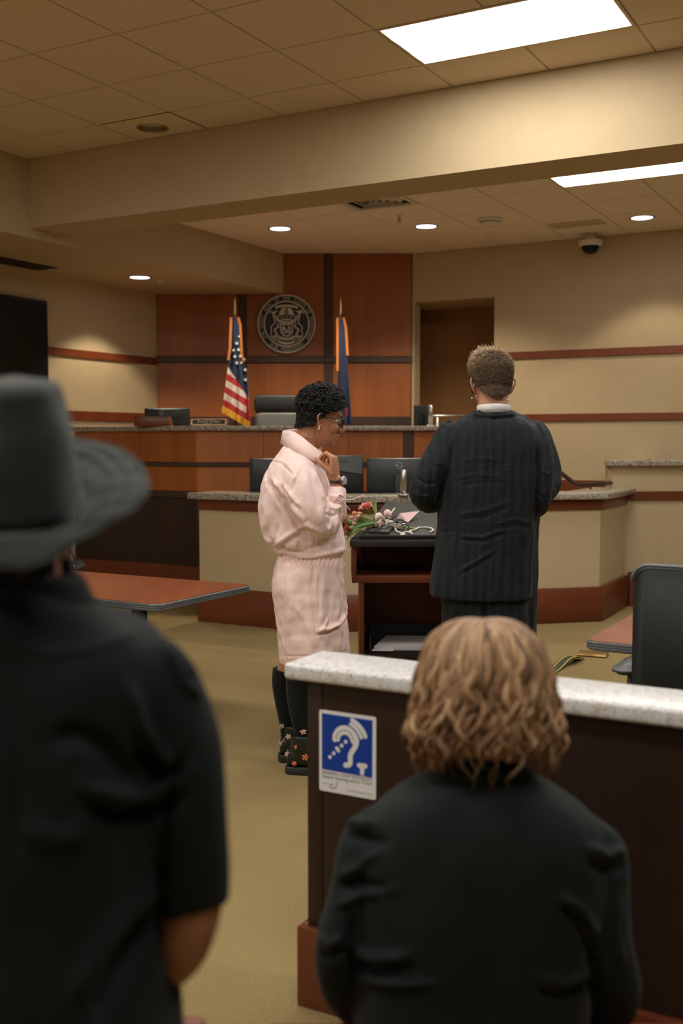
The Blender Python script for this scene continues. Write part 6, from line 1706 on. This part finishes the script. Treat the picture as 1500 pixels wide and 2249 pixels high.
tg = G(); tg.loft(pxrings([(1400, -150, 250, .09), (1600, -240, 340, .11), (2000, -220, 320, .11), (2300, -240, 350, .12), (2560, -200, 330, .12)], Y3))
pxs = (-60, 170)
for x in pxs:
    p = PY(x, 2500, Y3); tg.tube([(p.x, Y3, .80), (p.x, Y3, .45), (p.x, Y3, .12)], [.085, .06, .045], 16)
body(hat_p, 'skin_mid', [(hg, .004, 2, lambda me: sockets(me, HMh, 1.0)), (ar, .0035, 3, None), (al, .004, 3, None), (tg, .012, 2, None)])
eyes(HMh, 1.0, hat_p)
g = G(); g.loft(pxrings(resample([(1285, -52, 128, .070), (1310, -78, 162, .082), (1335, -130, 218, .094), (1362, -190, 296, .104), (1400, -232, 350, .116), (1470, -262, 372, .130), (1600, -268, 372, .140), (1760, -264, 364, .142), (1900, -258, 354, .142), (1990, -258, 352, .143), (2080, -264, 374, .146), (2200, -275, 398, .150), (2400, -290, 428, .158), (2540, -290, 430, .160)], 3), Y3, 52, .84))
limb(g, [(232, 1452, Y3, .046), (308, 1484, Y3, .051), (352, 1564, Y3, .054), (382, 1660, Y3, .055), (403, 1780, Y3, .051), (415, 1880, Y3, .0465), (424, 1960, Y3, .0415), (430, 1996, Y3 - .002, .0395)], 28)
limb(g, [(-162, 1452, Y3, .046), (-238, 1484, Y3, .051), (-282, 1564, Y3, .054), (-312, 1660, Y3, .055), (-333, 1780, Y3, .051), (-345, 1880, Y3, .0465), (-354, 1960, Y3, .0415), (-360, 1996, Y3 - .002, .0395)], 28)
sf = [([(110, 1630), (170, 1610), (230, 1640), (280, 1690), (300, 1720)], 22, -.012), ([(280, 1500), (300, 1590), (360, 1670), (418, 1688)], 16, .012), ([(300, 1640), (370, 1700), (410, 1670)], 18, -.014),
 ([(190, 1760), (260, 1790), (340, 1780), (400, 1750)], 18, -.016), ([(180, 1730), (260, 1752), (340, 1745), (400, 1700)], 18, .012), ([(372, 1420), (400, 1500), (436, 1530)], 10, .010), ([(386, 1410), (410, 1470), (432, 1500)], 10, -.010),
 ([(348, 1990), (352, 1860), (372, 1740), (400, 1660)], 9, -.014), ([(340, 1940), (240, 2050), (150, 2200)], 24, .012), ([(345, 1990), (270, 2100), (200, 2240)], 20, -.012), ([(60, 1820), (130, 1840), (190, 1830)], 20, .008), ([(20, 1500), (40, 1700), (30, 1900)], 14, -.006),
 ([(0, 1400), (100, 1440), (220, 1420), (330, 1380)], 8, .004)]
cloth(hat_p, 'shirt', g, .0055, 'black_shirt', 4, sf, (.0030, .12, 10, (1, 1, .7), 31))
g = G()                                                        # soft collar
P = []
for k in range(33):
    a = math.pi * (.92 + 1.16 * k / 32); c = PY(14, 1292, Y3 + .01); d = Vector((.083 * math.cos(a), .066 * math.sin(a), 0))
    P.append([c + d * .86 + Vector((0, 0, .012)), c + d * .93 + Vector((0, 0, .018)), c + d * 1.04 + Vector((0, 0, .008)), c + d * 1.22 + Vector((0, 0, -.026)), c + d * 1.36 + Vector((0, 0, -.046))])
g.grid(P); o = obj('collar', g, 'black_shirt', hat_p, smooth=True, norm=False); sm = o.modifiers.new('t', 'SOLIDIFY'); sm.thickness = .004
g = G()
for x in pxs:
    p = PY(x, 2500, Y3); g.tube([(p.x, Y3, .86), (p.x, Y3, .5), (p.x, Y3, .05)], [.105, .085, .075], 20)
g.loft(pxrings([(2440, -240, 370, .13), (2560, -235, 365, .13)], Y3))
cloth(hat_p, 'trousers', g, .012, 'trouser', 2)
for x in pxs: p = PY(x, 2500, Y3); shoe(hat_p, p.x, p.y + .02, (0, 1, 0))
# hair under the hat
g = hair_cap(HMh, 1.0, lambda ph: math.radians(np.interp(math.cos(ph), [-1, -.3, .2, 1], [134, 116, 84, 60])), .005, hat_p, col=(.012, .010, .009), rough=.004)
for i in range(60):
    ph = math.pi + rr.uniform(-1.1, 1.3); p, n = scalp_pt(HMh, 1.0, math.radians(rr.uniform(85, 112)), ph, .004)
    g.tube([p, p + n * .012 + Vector((0, 0, -.03)), p + n * .014 + Vector((0, 0, -.06)), p + n * .006 + Vector((rr.uniform(-.01, .01), 0, -.085))], [.004, .0045, .004, .001], 5, col=(.012, .010, .009))
for k in range(6):                                             # loose lock by the cheek
    q = PY(140 + k * 2, 1225, Y3 + .04); g.tube([q, PY(146 + k * 2, 1265, Y3 + .04), PY(141 + k * 3, 1300, Y3 + .035), PY(146 + k * 2, 1325, Y3 + .03)], [.005, .006, .005, .002], 6, col=(.014, .011, .009))
obj('hair', g, 'hair', hat_p, smooth=True, norm=False)
# hat: crown and wavy brim
def closed(pts, n=64):
    P = [Vector(p) for p in pts]; m = len(P); out = []
    for i in range(n):
        u = i / n * m; k = int(u); t = u - k; p0, p1, p2, p3 = (P[(k + q) % m] for q in (-1, 0, 1, 2))
        out.append(.5 * (2 * p1 + (p2 - p0) * t + (2 * p0 - 5 * p1 + 4 * p2 - p3) * t * t + (3 * p1 - p0 - 3 * p2 + p3) * t ** 3))
    return out
# clockwise from the near point: near, near-right, right, far-right, far, far-left, left, near-left
base = closed([PY(4, 1172, 1.065), PY(140, 1152, 1.09), PY(188, 1092, 1.17), PY(142, 1040, 1.265), PY(10, 1022, 1.30), PY(-118, 1040, 1.265), PY(-180, 1092, 1.17), PY(-130, 1152, 1.09)])
mid = closed([PY(30, 965, 1.075), PY(122, 960, 1.10), PY(160, 945, 1.17), PY(124, 925, 1.25), PY(10, 918, 1.28), PY(-100, 925, 1.25), PY(-150, 945, 1.17), PY(-105, 960, 1.10)])
rim_ = closed([PY(30, 872, 1.085), PY(108, 866, 1.11), PY(134, 852, 1.17), PY(102, 838, 1.235), PY(12, 832, 1.26), PY(-80, 838, 1.235), PY(-122, 852, 1.17), PY(-86, 866, 1.11)])
top_ = closed([PY(30, 850, 1.10), PY(96, 846, 1.12), PY(117, 838, 1.17), PY(88, 830, 1.22), PY(12, 826, 1.245), PY(-64, 830, 1.22), PY(-100, 838, 1.17), PY(-70, 846, 1.12)])
cen = sum(top_, Vector()) / len(top_) + Vector((0, 0, .004))
inn = [p * .45 + cen * .55 for p in top_]
edge = closed([PY(30, 1247, 1.005), PY(185, 1180, 1.03), PY(327, 1078, 1.16), PY(272, 990, 1.31), PY(120, 965, 1.40), PY(-110, 985, 1.38), PY(-300, 1070, 1.20), PY(-215, 1190, 1.03)])
def lerp_(A_, B_, t, lift=0): return [a * (1 - t) + b_ * t + Vector((0, 0, lift)) for a, b_ in zip(A_, B_)]
g = G(); g.loft([base, lerp_(base, mid, .33), lerp_(base, mid, .66), mid, lerp_(mid, rim_, .5), lerp_(mid, rim_, .85), rim_, top_, inn], False)
g.add([tuple(p) for p in inn], [tuple(range(len(inn)))])
bm = bmesh.new()
me = mesh_from(g, 'crown'); bm.from_mesh(me); bmesh.ops.remove_doubles(bm, verts=bm.verts, dist=1e-5); bmesh.ops.recalc_face_normals(bm, faces=bm.faces); bmesh.ops.subdivide_edges(bm, edges=bm.edges, cuts=1, use_grid_fill=True); bm.to_mesh(me); bm.free()
ripple(me, .0022, .07, 8, (1, 1, 1), 3)
o = obj('crown', me, 'hat_cloth', hat_p, smooth=True); sm = o.modifiers.new('t', 'SOLIDIFY'); sm.thickness = .003
g = G(); g.loft([base, lerp_(base, edge, .2, .003), lerp_(base, edge, .4, .006), lerp_(base, edge, .6, .007), lerp_(base, edge, .8, .005), lerp_(base, edge, .96, .001), edge], False)
bm = bmesh.new(); me = mesh_from(g, 'brim'); bm.from_mesh(me); bmesh.ops.recalc_face_normals(bm, faces=bm.faces); bmesh.ops.subdivide_edges(bm, edges=bm.edges, cuts=1, use_grid_fill=True); bm.to_mesh(me); bm.free()
ripple(me, .0020, .08, 8, (1, 1, 1), 5)
o = obj('brim', me, 'hat_cloth', hat_p, smooth=True); sm = o.modifiers.new('t', 'SOLIDIFY'); sm.thickness = .0035
for t_, w in ((.93, .0012), (.70, .0012), (.45, .0012)):
    st_ = lerp_(base, edge, t_, .0085 if t_ < .9 else .005); b = G(); b.tube(st_ + [st_[0]], w, 6); obj('stitching', b, 'hat_cloth', hat_p, smooth=True)

# ============ seated onlooker with wavy light-brown hair
Y4 = 1.75
seat_p = empty('person', PY(1050, 2300, Y4), 'seated person in black jacket with wavy light-brown bob before the barrier, seen from behind', 'person')
seat_p.location.z = 0; WL[seat_p.name] = Vector(seat_p.location)
HMb = Matrix.Translation(PY(1062, 1535, Y4 + .03)) @ Rmat(math.pi / 2 + .05, .12, 0)
hg = head_geo(HMb, 1.0); hg.tube([HMb @ Vector((-.02, 0, -.04)), PY(1062, 1690, Y4 + .01), PY(1062, 1740, Y4)], [.055, .056, .08], 18)
ah = G()
limb(ah, [(757, 2120, Y4 - .01, .026), (774, 2188, Y4 + .06, .026), (850, 2250, Y4 + .26, .026)], 16)
limb(ah, [(1332, 2120, Y4 - .01, .026), (1318, 2195, Y4 + .06, .026), (1240, 2250, Y4 + .26, .026)], 16)
f1 = frame(PY(850, 2250, Y4 + .26), (.75, .65, -.1), (0, .1, 1)); hh = hand_geo(f1, RELAX); Fm = f1 @ Matrix.Diagonal((1, -1, 1, 1)) @ f1.inverted(); ah.add([Fm @ Vector(p) for p in hh.v], [tuple(reversed(f)) for f in hh.f])
f2 = frame(PY(1240, 2250, Y4 + .26), (-.75, .65, -.1), (0, .1, 1)); hh = hand_geo(f2, RELAX); ah.add(hh.v, hh.f)
cx4 = PY(1050, 2300, Y4).x; zs = .475
tg = G(); tg.loft(pxrings([(1760, 880, 1240, .08), (1900, 820, 1290, .10), (2200, 830, 1260, .11), (2340, 820, 1270, .12)], Y4))
for sgn in (-1, 1):
    tg.tube([(cx4 + sgn * .09, Y4 + .02, zs + .10), (cx4 + sgn * .11, Y4 + .30, zs + .09), (cx4 + sgn * .12, Y4 + .46, zs + .06)], [.085, .07, .058], 16)
    tg.tube([(cx4 + sgn * .12, Y4 + .45, zs + .06), (cx4 + sgn * .12, Y4 + .47, .25), (cx4 + sgn * .12, Y4 + .45, .10)], [.056, .052, .04], 16)
body(seat_p, 'skin_fair', [(hg, .004, 2, lambda me: sockets(me, HMb, 1.0)), (ah, .0035, 3, None), (tg, .012, 2, None)])
eyes(HMb, 1.0, seat_p)
g = G(); g.loft(pxrings(resample([(1650, 1004, 1116, .052, -.005), (1672, 990, 1130, .060, -.005), (1695, 950, 1165, .072), (1722, 900, 1212, .086), (1755, 842, 1262, .100), (1800, 800, 1316, .114), (1860, 782, 1340, .126), (1960, 774, 1336, .134), (2060, 772, 1312, .138), (2160, 772, 1296, .142), (2260, 768, 1298, .148), (2380, 762, 1308, .155)], 3), Y4, 52, .82))
limb(g, [(850, 1818, Y4, .045), (808, 1850, Y4, .046), (797, 1890, Y4 - .005, .048), (785, 1960, Y4 - .01, .0485), (760, 2050, Y4 - .015, .050), (752, 2085, Y4 - .015, .046), (756, 2140, Y4, .044), (772, 2185, Y4 + .05, .044), (835, 2235, Y4 + .20, .040)], 26)
limb(g, [(1258, 1828, Y4, .045), (1304, 1866, Y4, .048), (1319, 1905, Y4 - .005, .049), (1320, 1960, Y4 - .01, .0485), (1322, 2050, Y4 - .015, .050), (1334, 2110, Y4 - .015, .050), (1342, 2160, Y4, .048), (1320, 2220, Y4 + .05, .047), (1250, 2240, Y4 + .20, .040)], 26)
jf = [([(762, 1800), (790, 1812), (830, 1808)], 12, .010), ([(765, 1832), (800, 1845), (850, 1850)], 12, -.010), ([(745, 1925), (790, 1905), (830, 1870)], 12, .010), ([(750, 1950), (800, 1940), (860, 1960)], 12, -.012), ([(740, 1990), (800, 1962), (870, 1955)], 10, .010),
 ([(772, 2010), (772, 2090), (768, 2180)], 9, -.016), ([(1300, 2050), (1302, 2120), (1300, 2190)], 9, -.016), ([(770, 2085), (830, 2105), (900, 2100)], 11, .012), ([(772, 2112), (830, 2135), (905, 2125)], 9, -.014), ([(772, 2140), (850, 2162), (960, 2160)], 9, .008),
 ([(1180, 2150), (1240, 2160), (1298, 2130)], 11, .010), ([(1180, 2180), (1240, 2185), (1298, 2160)], 9, -.010), ([(1230, 1970), (1270, 1990), (1310, 2060)], 11, .010), ([(1235, 1995), (1268, 2020), (1300, 2090)], 10, -.012), ([(1290, 1860), (1330, 1880), (1374, 1868)], 12, .010), ([(1290, 1895), (1330, 1912), (1374, 1905)], 10, -.010),
 ([(945, 1690), (1060, 1712), (1180, 1690)], 8, .006), ([(930, 1708), (1060, 1732), (1200, 1706)], 8, -.007), ([(1360, 1960), (1350, 2040), (1365, 2120)], 9, .008), ([(700, 2060), (725, 2075), (750, 2060)], 9, .010), ([(705, 2095), (730, 2105), (760, 2085)], 9, -.010)]
cloth(seat_p, 'jacket', g, .0055, 'green_black', 4, jf, (.0028, .10, 10, (1, 1, .7), 41))
g = G()
for sgn in (-1, 1):
    g.tube([(cx4 + sgn * .09, Y4 + .0, zs + .075), (cx4 + sgn * .11, Y4 + .30, zs + .085), (cx4 + sgn * .12, Y4 + .47, zs + .06)], [.095, .083, .07], 18)
    g.tube([(cx4 + sgn * .12, Y4 + .46, zs + .07), (cx4 + sgn * .12, Y4 + .48, .25), (cx4 + sgn * .12, Y4 + .46, .05)], [.07, .066, .07], 18)
g.ball((cx4, Y4 + .02, zs + .07), (.18, .13, .09), 20, 12)
cloth(seat_p, 'trousers', g, .012, 'trouser', 2)
for sgn in (-1, 1): shoe(seat_p, cx4 + sgn * .12, Y4 + .47, (0, 1, 0))
# wavy bob: locks combed from the crown parting, over a cap
def lim_bob(ph): return math.radians(np.interp(math.cos(ph), [-1, -.2, .3, 1], [118, 112, 92, 60]))
g = hair_cap(HMb, 1.0, lim_bob, .012, seat_p, col=(.16, .095, .05), rough=.002)
rr = random.Random(23)
OUT = [(-178, -20), ]
def lock(ph, t0, seed_r, length, out, wave, col, r):
    """start on the scalp at (t0, ph), follow it down and then hang with waves"""
    pts = []; rad = []; n = 18; p = None; phs = rr.uniform(0, 6.28); fr_ = rr.uniform(.8, 1.3)
    sidev = HMb.to_3x3() @ Vector((-math.sin(ph), math.cos(ph), 0)); outv = HMb.to_3x3() @ Vector((math.cos(ph), math.sin(ph), 0))
    step = length / n; t = t0; hang = 0.0
    for k in range(n + 1):
        w = k / n
        if t < math.radians(88):
            p, nn = scalp_pt(HMb, 1.0, t, ph, .014 + out * min(1, t / 1.5)); t += step / .108
            base_p = p
        else:
            hang += step; base_p = base_p + Vector((0, 0, -step)) + outv * step * (.18 if hang < .09 else -.30)
        amp = wave * min(1, w * 1.4) * (.35 + .65 * min(1, t / 1.6))
        q = base_p + sidev * amp * math.sin(phs + fr_ * 2 * math.pi * w * length / .085) + outv * amp * .8 * math.cos(phs * 1.7 + fr_ * 2 * math.pi * w * length / .085)
        pts.append(q); rad.append(r * (.6 + .5 * math.sin(math.pi * min(1, w * 1.15))) if w < .93 else r * .35)
    rad[-1] = r * .08
    g.tube(pts, rad, 5, col=col, flat=rr.uniform(.6, 1.0))
BASEC = [(.40, .235, .115), (.34, .19, .09), (.50, .31, .165), (.22, .12, .055), (.56, .37, .21), (.13, .07, .035)]
for i in range(1500):
    ph = rr.uniform(0, 2 * math.pi)
    if abs(((ph + math.pi) % (2 * math.pi)) - math.pi) < .75: continue      # face stays free
    t0 = math.radians(rr.uniform(2, 84) ** 1.0) if rr.random() < .75 else math.radians(rr.uniform(2, 30))
    back = math.cos(ph)
    total = rr.uniform(.17, .215) if back > -.75 else rr.uniform(.155, .19)
    L = max(.06, total + .02 - t0 * .108 * .55)
    c = np.array(rr.choice(BASEC)); top_c = np.clip(1 - t0 / 1.2, 0, 1)
    c = c * (1 - .45 * top_c) + np.array((.44, .31, .215)) * .45 * top_c
    lock(ph, t0, i, L, rr.uniform(.0, .022), rr.uniform(.004, .010), tuple(c), rr.uniform(.0016, .0042))
for i in range(420):                                            # thick curling locks of the lower half
    ph = rr.uniform(.8, 2 * math.pi - .8); t0 = math.radians(rr.uniform(35, 86)); back = math.cos(ph)
    L = (rr.uniform(.17, .21) if back > -.75 else rr.uniform(.15, .18)) - t0 * .05
    c = np.array(rr.choice(BASEC)) * rr.uniform(.8, 1.15)
    lock(ph, t0, i, max(.06, L), rr.uniform(.006, .026), rr.uniform(.009, .018), tuple(c), rr.uniform(.0035, .0068))
for i in range(260):                                            # fine flyaway strands
    ph = rr.uniform(.8, 2 * math.pi - .8); t0 = math.radians(rr.uniform(2, 80))
    lock(ph, t0, i, rr.uniform(.12, .2), rr.uniform(.012, .030), rr.uniform(.006, .014), rr.choice(BASEC[:5]), .0009)
obj('hair', g, 'hair', seat_p, smooth=True, norm=False)

# pews: the one under the seated person, and the end of one beside the hat wearer
tp = empty('pew', (cx4, Y4, 0), 'red wooden bench under the seated person, below the photo edge', 'pew')
obj('seat', G().box(cx4 - .36, cx4 + .6, Y4 - .17, Y4 + .08, .43, .468), 'base_wood', tp, bevel=.008)
for x in (cx4 - .33, cx4 + .52): obj('end_panel', G().box(x, x + .04, Y4 - .15, Y4 + .06, 0, .43), 'base_wood', tp)
pp = PY(452, 2246, 1.42); zt_ = PY(440, 2233, 1.42).z
tp = empty('pew', (pp.x - .7, 1.5, 0), 'red wooden pew beyond the hat wearer, its corner showing at the bottom edge', 'pew')
obj('backrest', G().box(pp.x - 1.5, pp.x, 1.40, 1.425, .12, zt_), 'red_wood', tp, bevel=.006)
obj('seat', G().box(pp.x - 1.5, pp.x, 1.43, 1.80, .42, .455), 'base_wood', tp, bevel=.006)
for xx in (pp.x - .05, pp.x - 1.49): obj('end_panel', G().box(xx, xx + .035, 1.43, 1.78, 0, .42), 'base_wood', tp)
